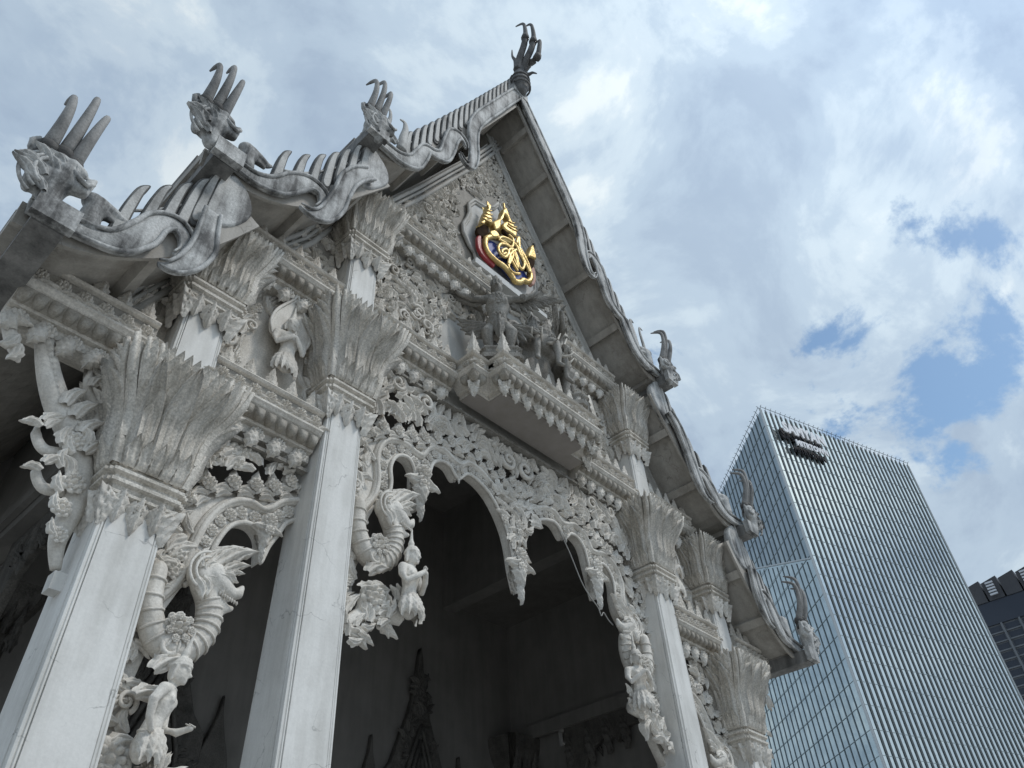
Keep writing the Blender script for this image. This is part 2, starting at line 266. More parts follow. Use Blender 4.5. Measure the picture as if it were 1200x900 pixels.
# ------------------------------------------------------------ carved motifs (unit size, base at origin, growing up +z, relief towards -y)
def grid(nu, nv, f):
    V = [f(i / (nu - 1), -1 + 2 * j / (nv - 1)) for i in range(nu) for j in range(nv)]
    return V, [(i * nv + j, i * nv + j + 1, (i + 1) * nv + j + 1, (i + 1) * nv + j) for i in range(nu - 1) for j in range(nv - 1)]
def saw(t): return 1 - (t % 1.0)
def flame(bend=1.5, teeth=3, wid=.24, dep=.17, tip=.5, both=False):
    n = 60; C = [(0, 0)]; A = []
    for i in range(n):
        u = i / n; a = bend * (.15 + u ** 1.2) - tip * 2.2 * max(0, u - .72) * bend * 2.2; A.append(a)
        C.append((C[-1][0] + math.sin(a) / n, C[-1][1] + math.cos(a) / n))
    A.append(A[-1])
    def f(u, v):
        i = min(int(u * n), n); x, z = C[i]; a = A[i]
        wd = wid * (math.sin(PI * min(1, (u * .93 + .07)) ** .75)) ** .8
        if v < 0 or both: wd *= .72 + .42 * saw(u * teeth + .15)
        g = abs(((v * .5 + .5) * 3.0 + u * .8) % 1.0 - .5) * 2                # slanting veins
        h = -.04 + dep * (1 - abs(v) ** 2.6) * (.40 + .60 * math.sin(PI * (u * .8 + .15))) - .12 * (1 - g) ** 1.5 * math.sin(PI * min(1, u + .12)) + .05 * math.exp(-(v / .16) ** 2) * (1 - u)
        if u > .985: wd = .005
        return (x + math.cos(a) * wd * v, -h, z - math.sin(a) * wd * v)
    return grid(18, 13, f)
def rosette(pet=8, layers=2):
    rr = [0.001, .12, .22, .30, .36, .48, .60, .66, .72, .86, 1.0]; nt_ = pet * 4; V = []; Fc = []
    for i, r in enumerate(rr):
        for k in range(nt_):
            t = 2 * PI * k / nt_
            c = abs(math.cos(t * pet / 2)); c2 = abs(math.sin(t * pet / 2))
            h = .42 * math.cos(min(r / .3, 1) * PI / 2) if r < .3 else (.34 * c2 * math.sin(PI * (r - .3) / .42) + .06 if r < .68 else .24 * c * math.sin(PI * min((r - .62) / .4, .99)) - .02)
            q = r * (1 - (.16 * (1 - c) if r > .68 else .10 * (1 - c2) if r > .3 else 0))
            V.append((.5 * q * math.sin(t), -.5 * h, .5 * q * math.cos(t)))
    for i in range(len(rr) - 1):
        for k in range(nt_): j = (k + 1) % nt_; Fc.append((i * nt_ + k, (i + 1) * nt_ + k, (i + 1) * nt_ + j, i * nt_ + j))
    return V, Fc
def crest(teeth=4, wid=.42, dep=.16, lean=0.):
    def f(u, v):
        wd = wid * (min(1, .55 + u * 2.2) if u < .25 else ((1 - u) / .75) ** .8 * 1.0) * (.82 + .3 * saw(u * teeth))
        if u > .98: wd = .004
        g = abs((abs(v) * 2.4 - u * 3.2) % 1.0 - .5) * 2
        h = -.03 + dep * 1.3 * (1 - abs(v) ** 2.4) * (1 - .6 * u) - .11 * (1 - g) ** 1.4 * (1 - u * .6) * min(1, abs(v) * 4) + .05 * math.exp(-(v / .13) ** 2) * (1 - u)
        return (wd * v + lean * u * u, -h, u)
    return grid(21, 13, f)
def scroll(turns=1.4, r0=.42, th=.11):
    P = []; rad = []; n = 26
    for i in range(n):
        u = i / (n - 1); a = turns * 2 * PI * u; r = r0 * (1 - .8 * u)
        P.append((r * math.sin(a) , -.03 - .06 * u, .5 - r * math.cos(a))); rad.append(th * (1 - .45 * u))
    return sweep(P, rad, 6, flat=.8)
def bud():
    def f(u, v):
        wd = .30 * min(1, (1 - u) * 3.5) ** .8 * (math.sin(PI * (.16 + .80 * u)) ** .9 + .10) * (1 - .45 * u * u) * (.74 + .42 * saw(u * 4.5))
        if u > .98: wd = .008
        g = abs((abs(v) * 2.0 + u * 3.6) % 1.0 - .5) * 2
        return (wd * v, -(.24 * (1 - abs(v) ** 2.2) * (.25 + math.sin(PI * (.12 + .72 * u))) - .075 * (1 - g) ** 1.4 + .05 * math.exp(-(v / .14) ** 2)), -u)
    return grid(21, 13, f)
def mot(name, vf, material): return mesh(name, vf[0], vf[1], material, True)
MO = {}
def motifs(key, material):
    MO[key] = dict(fl=[mot('leaf', flame(1.5), material), mot('leaf', flame(2.3, 4, .22), material), mot('leaf', flame(.8, 4, .20, .13, .2, True), material)],
                   ro=[mot('rosette', rosette(8), material), mot('rosette', rosette(6), material)],
                   cr=[mot('crest_leaf', crest(), material), mot('crest_leaf', crest(5, .30, .13), material)],
                   sc=[mot('scroll', scroll(), material)], bu=[mot('flower_bud', bud(), material)])
for k in ('carve', 'clean', 'innercarve', 'statue', 'cap', 'barge'): motifs(k, k)
def vf_of(me): return [v.co.copy() for v in me.vertices], [tuple(p.vertices) for p in me.polygons]
VFC = {}
# ------------------------------------------------------------ ground
g_ = mesh('ground', [(-3000, -3000, 0), (3000, -3000, 0), (3000, 3000, 0), (-3000, 3000, 0)], [(0, 1, 2, 3)], 'pave')
obj('ground', g_, kind='structure')
TEMPLE = empty('temple_hall', (0, .3, 0), label='ornate white temple hall with carved gable, columns and naga roof finials', cat='temple')
def P_(name, me, parent=None, **k):                             # a part given in world coordinates
    o = obj(name, me, parent or TEMPLE, **k)
    if (parent or TEMPLE) is TEMPLE: o.location = (0, -.3, 0)
    return o
H1, H2, H3 = 8.09, 10.80, 13.93
X1, X2 = 6.35, 4.0
# ---------- columns
def redent(h, n=2, s=.09):                                      # square ring with stepped corners, half width h
    q = []; st = s * h / max(n, 1) * 2
    c = [(h, h - n * st)]
    for i in range(n): c += [(h - (i + 1) * st, h - (n - i) * st) if False else (h - i * st, h - (n - i) * st), (h - (i + 1) * st, h - (n - i) * st)]
    c.append((h - n * st, h))
    for k in range(4):
        for x, y in c:
            a = k * PI / 2; q.append((x * round(math.cos(a)) - y * round(math.sin(a)), x * round(math.sin(a)) + y * round(math.cos(a))))
    return q
def ring_sq(h, beads=True):
    """plan of a shaft: flat faces, two rounded beads at each corner"""
    c = [(h, h * .76), (h * .93, h * .765), (h * .975, h * .80), (h * .985, h * .84), (h * .94, h * .865), (h * .97, h * .895), (h * .955, h * .955), (h * .895, h * .97), (h * .865, h * .94), (h * .84, h * .985), (h * .80, h * .975), (h * .765, h * .93), (h * .76, h)]
    q = []
    for k in range(4):
        a = k * PI / 2; ca, sa = round(math.cos(a)), round(math.sin(a))
        q += [(x * ca - y * sa, x * sa + y * ca) for x, y in c]
    return q
def shaft(name, cx, cy, z0, z1, h0, h1, parent):
    mb = MB(); mb.loft([[(cx + x, cy + y, z0) for x, y in ring_sq(h0)], [(cx + x, cy + y, z1) for x, y in ring_sq(h1)]])
    return P_(name, mb.me(name, 'shaft'), parent)
MOULD = [(.0, .0), (.0, .03), (.055, .045), (.055, .075), (.03, .09), (.045, .13), (.09, .15), (.09, .19), (.055, .205), (.05, .24), (.10, .265), (.10, .30), (.05, .32), (.04, .35), (.04, .38)]
def moulding_me(h):
    mb = MB(); mb.loft([[(x, y, z) for x, y in redent(h + d, 2, .08)] for d, z in MOULD]); return mb.me('neck_moulding', 'cap')
def bell_r(t, r0, r1):
    s = min(1, max(0, (t - .26) / .66)); s = s * s * (3 - 2 * s)
    return r0 + .04 * math.sin(PI * min(1, t / .5)) + (r1 - r0) * (.10 * t + .90 * s ** 1.15)
def bell_me(r0, r1, hh):
    """flared body: corner zone carries stacked vertical ribs"""
    mb = MB(); secs = []
    for i in range(15):
        t = i / 14; h = bell_r(t, r0, r1); c = []
        n = 5; z = h * .34
        c.append((h - .012, h - z))
        for k in range(n):                                      # staircase of rounded ribs round the corner
            f0 = k / n; f1 = (k + 1) / n
            x0, y0 = h - z * f0 ** 1.3 * .62, h - z * (1 - f0) ** 1.3 * .62
            x1, y1 = h - z * f1 ** 1.3 * .62, h - z * (1 - f1) ** 1.3 * .62
            mx_, my_ = (x0 + x1) / 2, (y0 + y1) / 2
            c += [(x0 - .018, y0 - .018), (mx_ + .022, my_ + .022)]
        c += [(h - z - .0, h - .012)] if False else [(h - z, h - .012)]
        q = []
        for k in range(4):
            a = k * PI / 2; ca, sa = round(math.cos(a)), round(math.sin(a)); q += [(x * ca - y * sa, x * sa + y * ca) for x, y in c]
        secs.append([(x, y, t * hh) for x, y in q])
    # roof of the bell dips so that the leaf tips stand free
    mb.loft(secs); return mb.me('bell', 'cap')
def petal_me(s0, t0, t1, wd, lift, r0, r1, hh, kind=0, curl=.05, skew=0.):
    """leaf lying on the front (-y) face of the bell; s in [-1,1] across the face"""
    nu, nv = 15, 13
    def f(u, v):
        t = t0 + (t1 - t0) * u; h = bell_r(min(t, 1), r0, r1); over = max(0, t - 1) * hh
        w_ = wd * (1 - .0 * u) * (((1 - u) / .45) ** (.75 if kind == 1 else .58) if u > .55 else .82 + .33 * u) * (.86 + .24 * saw(u * 4) if kind else 1)
        if u > .98: w_ = .002
        rim = .9 * math.exp(-((abs(v) - .80) / .13) ** 2) + .55 * math.exp(-((abs(v) - .42) / .12) ** 2) * (kind == 0) + (.8 * math.exp(-(v / .15) ** 2) if kind == 0 else 1.0 * (1 - abs(v)))
        if kind == 2: rim = .75 * (1 - abs(v) ** 2) + .5 * math.exp(-(v / .12) ** 2)
        out = lift * (.35 + rim * .8) * min(1, u * 6 + .3) + curl * u ** 3
        if abs(v) > .95: out = -.005
        x = (s0 + skew * u) * h * .78 + v * w_ * (.75 + .5 * h)
        return (x, -(h + out), t * hh if t <= 1 else hh + over * .9)
    V, Fc = grid(nu, nv, f); return mesh('petal', V, Fc, 'cap', True)
def capital_set(r0, r1, hh, seed):
    rr = random.Random(seed); L_ = []
    k = hh / 1.35
    def row(n, t0, t1, wd, lift, kind, curl, w_=1.02):
        for i in range(n): s = w_ * (-1 + 2 * (i + .5) / n); L_.append(petal_me(s, t0, t1 + rr.uniform(-.012, .012), wd * k, lift, r0, r1, hh, kind, curl))
    row(11, .84, 1.05, .062, .012, 1, .07); row(9, .72, .97, .072, .014, 2, .10); row(8, .60, .88, .078, .016, 2, .11); row(7, .46, .76, .084, .018, 2, .11); row(6, .32, .62, .09, .02, 2, .11)
    row(4, .18, .52, .115, .022, 2, .12)
    for s in (-.64, .64): L_.append(petal_me(s, .10, .84, .12 * k, .11, r0, r1, hh, 0, .07, .10 * (1 if s > 0 else -1)))
    L_.append(petal_me(0, .06, .90, .15 * k, .12, r0, r1, hh, 0, .08))
    row(5, .0, .24, .082, .05, 1, .075)
    C_ = []
    for j, (ca_, of) in enumerate(((0, .0), (-.5, .0), (.5, .0), (-1.0, .0), (1.0, .0))):   # rounded ribs that run up each corner
        P = []; rd = []
        for i in range(15):
            t = i / 14 * 1.03; h = bell_r(min(t, 1), r0, r1) * (1 - .10 * abs(ca_)) * .93 + .02 + .06 * max(0, t - .7) / .3
            e = .115 * k * (h / r0) ** .6; hh_ = bell_r(min(t, 1), r0, r1) - .015 + .05 * max(0, t - .8) / .2 + (.025 if ca_ == 0 else 0)
            P.append((-hh_ + e * 2 * max(ca_, 0) + (.05 * k if ca_ == 0 else 0), -hh_ + e * 2 * max(-ca_, 0) + (.05 * k if ca_ == 0 else 0), t * hh)); rd.append((.034 + .012 * t) * k * (1 if t < .95 else .55))
        mb = MB(); mb.add(*sweep(P, rd, 8, up=(1, 1, 0))); C_.append(mb.me('corner_rib', 'cap', True))
    for t0, t1 in ((0, .34), (.22, .62), (.45, .9), (.7, 1.1)):
        def f(u, v, t0=t0, t1=t1):
            t = t0 + (t1 - t0) * u; h = bell_r(min(t, 1), r0, r1) * .90 + .02; w_ = .06 * k * ((1 - u) / .5 if u > .5 else 1)
            o_ = .05 * (1 - abs(v)) + .03 * u ** 3
            return (-h - o_ * .7 + v * w_ * .7, -h - o_ * .7 - v * w_ * .7, t * hh)
        C_.append(mesh('corner_petal', *grid(11, 5, f), 'cap', True))
    return L_, C_
CAPM = {}
def capital(cx, cy, z0, r0, r1, hh, parent_label=None):
    """z0: foot of the neck moulding"""
    key = (r0, r1, hh)
    if key not in CAPM: CAPM[key] = (moulding_me(r0 - .05), bell_me(r0, r1, hh), *capital_set(r0, r1, hh, 3))
    mo_, be_, L_, C_ = CAPM[key]
    c = obj('capital', be_, TEMPLE, T(cx, cy - .3, z0 + .36)); nm = obj('neck_moulding', mo_, c, T(0, 0, -.36))
    for k in range(4):
        if k == 2: continue                                     # the back face is against the wall
        for p in L_: obj('petal', p, c, Rz(k * PI / 2))
        for p in C_: obj('corner_petal', p, c, Rz(k * PI / 2))
    for p in C_: obj('corner_petal', p, c, Rz(2 * PI / 2))
    # pendant leaves under the moulding
    h = r0 - .03; bm = MO['clean']['bu'][0]; cm = MO['clean']['cr'][0]
    for k in (0, 1, 3):
        Q = Rz(k * PI / 2)
        obj('pendant_leaf', cm, c, Q @ T(0, -(h - .03), -.28) @ Ry(PI) @ Sc(.34, .5, .40)); obj('pendant_flower', MO['clean']['ro'][0], c, Q @ T(0, -(h + .01), -.40) @ Sc(.13, .22, .13))
        for s in (-.55, .55): obj('pendant_leaf', cm, c, Q @ T(s * h, -(h - .03), -.30) @ Ry(PI) @ Sc(.26, .4, .24))
    for sx in (-1, 1):
        for sy in ((-1,) if True else (-1, 1)):
            obj('pendant_leaf', cm, c, T(sx * (h - .05), -(h - .05), -.28) @ Rz(sx * PI / 4) @ Ry(PI) @ Sc(.34, .8, .40))
            obj('pendant_leaf', cm, c, T(sx * (h - .01), -(h - .17), -.28) @ Rz(sx * PI / 2) @ Ry(PI) @ Sc(.28, .5, .33))
            obj('pendant_leaf', cm, c, T(sx * (h - .17), -(h - .01), -.28) @ Ry(PI) @ Sc(.28, .5, .33))
    return c
for x, H, w0, w1 in ((-X1, H1, .40, .325), (X1, H1, .40, .325), (-X2, H2, .385, .30), (X2, H2, .385, .30)):
    up = H2 if H == H1 else H3
    c = empty('column', (0, -.3, 0)); c.parent = TEMPLE
    P_('shaft', None, c) if False else None
    shaft('shaft', x, .3, 0, H - 2.0, w0, w1, c)
    mbp = MB(); mbp.box(x - w0 - .18, x + w0 + .18, .3 - w0 - .18, .3 + w0 + .18, 0, .35); mbp.box(x - w0 - .1, x + w0 + .1, .3 - w0 - .1, .3 + w0 + .1, .352, .55)
    P_('plinth', mbp.me('plinth', 'shaft'), c)
    shaft('upper_shaft', x * (1 if H == H2 else .985), .3, H - .4, up - 1.55, .30, .28, c)
    capital(x, .3, H - 2.08, .40, .71, 1.36)
    capital(x * (1 if H == H2 else .985), .3, up - 1.75, .40, .60, 1.10)
# ---------- beams: frieze over crown fillet over stained lotus band over fascia with hanging buds
BEAM = [(.0, .0), (-.02, .02), (-.02, .05), (.05, .065), (.05, .30), (.0, .315), (-.025, .345), (.0, .38), (.05, .395), (.45, .395), (.45, -.36), (.24, -.36), (.24, -.235), (.17, -.225), (.16, -.20), (.05, -.05), (.02, -.03)]
def beam(x0, x1, H, parent=None, spikes=True, yoff=0., pend=True, ret=False):
    p = empty('entablature_beam'); p.parent = TEMPLE; p.location = (0, -.3, 0)
    mb = MB(); mb.profx([(y + yoff, z + H) for y, z in BEAM], x0, x1); P_('beam_body', mb.me('beam_body', 'carve'), p)
    mb = MB(); mb.box(x0 + .004, x1 - .004, yoff + .045, yoff + .06, H + .066, H + .30); P_('frieze_ground', mb.me('frieze_ground', 'relief_shade'), p)
    mb = MB(); mb.profx([(yoff + .035, H - .045), (yoff + .035, H - .055), (yoff + .148, H - .195), (yoff + .17, H - .19), (yoff + .1, H - .04)], x0 + .004, x1 - .004)
    P_('lotus_band', mb.me('lotus_band', 'lotus'), p)
    n = max(1, round((x1 - x0) / .17)); d = (x1 - x0) / n; a = math.atan2(.15, -.12)
    pet = MO['lot']
    for i in range(n):
        obj('lotus_petal', pet, p, T(x0 + (i + .5) * d, yoff + .04, H - .05) @ Rx(math.radians(38)) @ Matrix.Diagonal((d * .97, .62, .185, 1)))
    # frieze: alternating rosettes and leaves between the fillets
    n = max(1, round((x1 - x0) / .24)); d = (x1 - x0) / n
    for i in range(n):
        xx = x0 + (i + .5) * d
        obj('rosette', MO['carve']['ro'][0], p, at(xx, yoff + .04, H + .18, 0, .19, 1, 2.0))
        for s in (-1, 1): obj('leaf', MO['carve']['fl'][0], p, at(xx + s * .05, yoff + .035, H + .075, s * .75, .25, s, 1.7))
    if pend:
        n = max(1, round((x1 - x0) / .30)); d = (x1 - x0) / n
        for i in range(n):
            xx = x0 + (i + .5) * d; b = T(xx, yoff + .20, H - .19)
            obj('hanging_flower', MO['clean']['ro'][0], p, T(xx, yoff + .20, H - .33) @ Rx(-.25) @ Sc(.23, .34, .23))
            obj('hanging_bud', MO['clean']['bu'][0], p, T(xx - .01, yoff + .21, H - .30) @ Ry(.35) @ Sc(.34, .34, .32))
    if spikes:
        n = max(1, round((x1 - x0) / .30)); d = (x1 - x0) / n
        for i in range(n):
            obj('crest_leaf', MO['carve']['cr'][1], p, at(x0 + (i + .5) * d, yoff + .10, H + .385, 0, .36 + R.uniform(-.02, .02), 1, 1.1))
    return p
MO['lot'] = mesh('lotus_petal', *grid(7, 7, lambda u, v: (v * .5 * (1 - u ** 4 * .55), -(.16 * math.sin(PI * (u * .8 + .1)) * (1 - v ** 4) - .02), -u)), 'lotus', True)
for s in (-1, 1):
    def sb(a, b, *q, **k): return beam(min(s * a, s * b), max(s * a, s * b), *q, **k)
    sb(4.34, 5.98, H1)
    sb(6.75, 8.20, H1)
    sb(4.34, 5.98, H2)
    sb(1.79, 3.66, H2)
    sb(1.15, 3.66, H3) if s > 0 else sb(.55, 3.66, H3)
# slim rod under each beam
for x0, x1, z in ((-3.7, 3.7, H2 - .52), (-5.98, -4.34, H1 - .52), (4.34, 5.98, H1 - .52)):
    mb = MB(); mb.box(x0, x1, .22, .34, z, z + .05); P_('slim_rail', mb.me('slim_rail', 'statue'))
# ---------- balcony in the middle of the second beam
def balcony():
    p = empty('balcony'); p.parent = TEMPLE; p.location = (0, -.3, 0)
    pl = [(-1.79, .0), (-1.79, -.40), (-1.40, -.40), (-1.40, -.78), (1.40, -.78), (1.40, -.40), (1.79, -.40), (1.79, .0)]
    def off(d):                                                 # offset plan inward by d
        return [(-1.79 + d, .2), (-1.79 + d, -.40 + d), (-1.40 + d, -.40 + d), (-1.40 + d, -.78 + d), (1.40 - d, -.78 + d), (1.40 - d, -.40 + d), (1.79 - d, -.40 + d), (1.79 - d, .2)]
    prof = [(0, 0), (-.02, .02), (-.02, .05), (.05, .065), (.05, .30), (0, .315), (-.025, .345), (0, .38), (.05, .395)]
    low = [(.24, -.30), (.24, -.235), (.17, -.225), (.16, -.20), (.05, -.05), (.02, -.03), (0, 0)]
    mb = MB(); mb.loft([[(x, y, H2 + z) for x, y in off(d)] for d, z in low + prof]); P_('ledge', mb.me('ledge', 'carve'), p)
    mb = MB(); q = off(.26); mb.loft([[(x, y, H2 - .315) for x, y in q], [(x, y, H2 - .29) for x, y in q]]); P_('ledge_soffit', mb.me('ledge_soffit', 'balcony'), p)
    for (xa, ya), (xb, yb) in zip(pl, pl[1:]):
        ln = math.hypot(xb - xa, yb - ya); ang = math.atan2(yb - ya, xb - xa); n = max(1, round(ln / .3)); d = ln / n
        if abs(math.cos(ang)) < .5 and xa < 0: pass
        for i in range(n):
            t = (i + .5) * d; x, y = xa + math.cos(ang) * t, ya + math.sin(ang) * t; B = T(x, y, 0) @ Rz(ang)
            obj('rosette', MO['carve']['ro'][0], p, B @ at(0, .04, H2 + .18, 0, .20, 1, 2.0))
            for s in (-1, 1): obj('leaf', MO['carve']['fl'][0], p, B @ at(s * .06, .035, H2 + .075, s * .75, .25, s, 1.7))
            obj('crest_leaf', MO['carve']['cr'][1], p, B @ at(0, .10, H2 + .385, 0, .33, 1, 1.1, .46 if i % 2 else .36))
            obj('hanging_bud', MO['clean']['bu'][0], p, B @ T(0, .20, H2 - .20) @ Sc(.30, .30, .30))
            obj('hanging_flower', MO['clean']['ro'][0], p, B @ T(0, .15, H2 - .27) @ Sc(.14, .3, .14))
            for sg in (-.5, .5): obj('hanging_leaf', MO['clean']['fl'][0], p, B @ T(sg * d * .62, .19, H2 - .19) @ Ry(PI + sg * .4) @ Sc(.26 * (1 if sg > 0 else -1), .26, .26))
        n = max(1, round(ln / .17)); d = ln / n
        for i in range(n):
            t = (i + .5) * d; x, y = xa + math.cos(ang) * t, ya + math.sin(ang) * t; B = T(x, y, 0) @ Rz(ang)
            obj('lotus_petal', MO['lot'], p, B @ T(0, .04, H2 - .05) @ Rx(math.radians(38)) @ Matrix.Diagonal((d * .97, .62, .185, 1)))
    for x, y in ((-1.79, -.40), (-1.40, -.78), (1.40, -.78), (1.79, -.40)):
        s = -1 if x < 0 else 1
        obj('corner_finial', MO['carve']['cr'][0], p, T(x - s * .1, y + .1, H2 + .385) @ Rz(s * PI / 4) @ Sc(.30, .4, .62))
balcony()
# ---------- gable wall and bay walls
def prism(name, poly, y0, y1, material, parent=None, **k):
    mb = MB(); mb.loft([[(x, y0, z) for x, z in poly], [(x, y1, z) for x, z in poly]]); return P_(name, mb.me(name, material), parent, **k)
GX = [(0, 21.45), (-.9, 19.6), (-1.9, 17.75), (-2.7, 16.25), (-3.4, 15.0), (-4.1, 14.25), (-4.55, 14.1), (-4.75, 13.2), (-5.15, 12.25), (-5.75, 11.3), (-6.3, 10.85), (-6.75, 10.7), (-6.9, 9.75), (-7.25, 9.0), (-7.7, 8.5), (-8.15, 8.2)]
def wall_slab(name, x0, x1, z0, x_in=False):
    top = [p for p in GX if x0 < p[0] < x1]
    def zt(x):
        for a, b in zip(GX, GX[1:]):
            if b[0] <= x <= a[0]: return a[1] + (b[1] - a[1]) * (x - a[0]) / (b[0] - a[0])
    return [(x0, z0), (x1, z0), (x1, zt(x1))] + top + [(x0, zt(x0))]
prism('bay_wall', wall_slab('w', -8.15, -4.0, H1 - .3), .42, .62, 'carve'); prism('bay_wall', mir(wall_slab('w', -8.15, -4.0, H1 - .3)), .42, .62, 'carve')
ctr = [(-4.0, H2 - .3), (4.0, H2 - .3)] + [(-x, z) for x, z in reversed([p for p in GX if p[0] > -4.0])][:0]
left = [p for p in GX if p[0] > -4.0]
zl = 14.25 + (15.0 - 14.25) * .1 / .7
prism('gable_wall', [(-4.0, H2 - .3), (4.0, H2 - .3), (4.0, zl)] + [(-x, z) for x, z in reversed(left)] + left[1:] + [(-4.0, zl)], .42, .66, 'wall')
# stepped raking frame under the eaves
def frame_line(pts, name):
    for s in (1, -1):
        for k, (o, r) in enumerate(((.10, .05), (.20, .035), (.32, .055))):
            Q = []
            for i, p in enumerate(pts):
                a = Vector(pts[max(i - 1, 0)]); b = Vector(pts[min(i + 1, len(pts) - 1)]); t = (b - a).normalized(); nrm = Vector((-t.y, t.x))
                if nrm.y > 0: nrm = -nrm
                Q.append((s * (p[0] + nrm.x * o), .36 + .0 * k, p[1] + nrm.y * o))
            mb = MB(); mb.add(*sweep(Q, r, 6)); P_('raking_moulding', mb.me('raking_moulding', 'wall', True))
frame_line([p for p in GX if p[0] > -4.2], 'g'); frame_line(GX[7:11], 'b'); frame_line(GX[12:], 'c')
# ---------- carved fields
def inside(p, poly):
    x, z = p; c = False; n = len(poly)
    for i in range(n):
        (x1_, z1_), (x2_, z2_) = poly[i], poly[(i + 1) % n]
        if (z1_ > z) != (z2_ > z) and x < (x2_ - x1_) * (z - z1_) / (z2_ - z1_) + x1_: c = not c
    return c
def field(poly, y, size, gap, key='carve', excl=(), seed=0, sym=False, ro=.22, name='carved_field', cx=None, amb=1.0, dep=.9, back=False, label=None):
    """relief of flame leaves, scrolls and rosettes; the largest stand as leaves of their own"""
    rr = random.Random(seed); xs = [p[0] for p in poly]; zs = [p[1] for p in poly]
    x0, x1, z0, z1 = min(xs), max(xs), min(zs), max(zs)
    p = empty(name); p.parent = TEMPLE; p.location = (0, -.3, 0)
    if label: p['label'] = label
    if back: P_('relief_ground', plate_me('relief_ground', poly, y + .005, .05, 'relief_shade', .004), p)
    cell = {}; pts = []
    tries = int((x1 - x0) * (z1 - z0) / gap ** 2 * 14)
    for _ in range(tries):
        x = rr.uniform(0 if sym else x0, x1); z = rr.uniform(z0, z1)
        if not inside((x, z), poly) or any(inside((x, z), e) for e in excl): continue
        k = (int(x / gap), int(z / gap)); ok = True
        for i in (-1, 0, 1):
            for j in (-1, 0, 1):
                for q in cell.get((k[0] + i, k[1] + j), ()):
                    if (q[0] - x) ** 2 + (q[1] - z) ** 2 < gap * gap: ok = False
        if ok: cell.setdefault(k, []).append((x, z)); pts.append((x, z))
    it = []
    ph = rr.uniform(0, 6)
    for x, z in pts:
        s = size * rr.uniform(.8, 1.3)
        a = 1.7 * math.sin(x * 2.6 / (size * 4) + ph) + 1.3 * math.cos(z * 2.9 / (size * 4) + ph * 1.7) + rr.uniform(-.5, .5)
        if rr.random() < ro: it.append((x, y, z, 0, s * .95, 1, 'ro', rr.randrange(2)))
        else:
            kd = rr.random(); it.append((x, y - rr.uniform(0, .035) * amb, z, a, s * 1.35, rr.choice((-1, 1)), 'sc' if kd < .05 else 'fl', rr.randrange(3)))
    if sym: it += [(-i[0], i[1], i[2], -i[3], i[4], -i[5], *i[6:]) for i in it if i[0] > gap * .4]
    it.sort(key=lambda i: -i[4])
    nm = {'ro': 'rosette', 'fl': 'leaf', 'sc': 'scroll'}; cnt = {'ro': 0, 'fl': 0, 'sc': 0}; rest = MB()
    for x, yy, z, a, s, mx, k, v in it:
        me = MO[key][k][v % len(MO[key][k])]; cnt[k] += 1
        mt = at(x, yy, z, a, s, mx, dep)
        if k == 'sc' or k == 'fl': mt = mt @ T(0, 0, -.4)
        if cnt[k] <= 285: obj(nm[k], me, p, mt)
        else:
            if me.name not in VFC: VFC[me.name] = vf_of(me)
            rest.add(*VFC[me.name], mt)
    if rest.V: P_('small_scrollwork', rest.me('small_scrollwork', key, True), p, kind='stuff')
    return p
niche = [tuple(q) for q in DATA['niche_in']]
NW = [(0, 18.75), (-.62, 18.0), (-1.15, 17.8), (-1.5, 17.2), (-1.38, 16.6), (-1.68, 15.9), (-1.35, 15.1), (-1.2, 14.6), (1.2, 14.6), (1.35, 15.1), (1.68, 15.9), (1.38, 16.6), (1.5, 17.2), (1.15, 17.8), (.62, 18.0)]
gtri = [(-3.45, 14.4), (3.45, 14.4), (2.6, 15.7), (1.75, 17.2), (.85, 19.0), (0, 20.6), (-.85, 19.0), (-1.75, 17.2), (-2.6, 15.7)]
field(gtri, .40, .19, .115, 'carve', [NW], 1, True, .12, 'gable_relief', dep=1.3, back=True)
plainL = [(-1.95, 11.0), (-1.95, 12.5), (-1.55, 12.9), (-1.0, 13.2), (1.0, 13.2), (1.55, 12.9), (1.95, 12.5), (1.95, 11.0)]
field([(-3.62, 11.2), (3.62, 11.2), (3.62, 13.45), (-3.62, 13.45)], .40, .22, .125, 'carve', [plainL], 2, True, .12, 'upper_panel_relief', dep=1.3)
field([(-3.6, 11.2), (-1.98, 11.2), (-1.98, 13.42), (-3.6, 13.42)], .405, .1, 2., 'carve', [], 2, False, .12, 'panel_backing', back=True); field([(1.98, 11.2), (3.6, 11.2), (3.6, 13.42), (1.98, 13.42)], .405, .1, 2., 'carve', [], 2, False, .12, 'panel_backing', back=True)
for s in (-1, 1):
    q = (lambda P: P) if s < 0 else mir
    ex = [(-5.45, 8.5), (-5.6, 9.3), (-5.35, 10.1), (-4.95, 10.85), (-4.6, 10.3), (-4.5, 9.4), (-4.75, 8.7)]
    field(q([(-5.95, 8.5), (-4.3, 8.5), (-4.3, 10.5), (-5.95, 10.5)]), .40, .24, .135, 'clean', [q(ex)], 5, False, .2, 'side_panel_relief', dep=1.3)
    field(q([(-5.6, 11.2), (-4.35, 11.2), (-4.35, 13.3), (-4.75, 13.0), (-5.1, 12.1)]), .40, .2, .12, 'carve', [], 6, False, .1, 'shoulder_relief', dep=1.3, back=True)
    field(q([(-7.9, 8.5), (-6.7, 8.5), (-6.7, 9.7), (-7.1, 9.2), (-7.6, 8.7)]), .40, .2, .12, 'carve', [], 8, False, .1, 'shoulder_relief', dep=1.3, back=True)
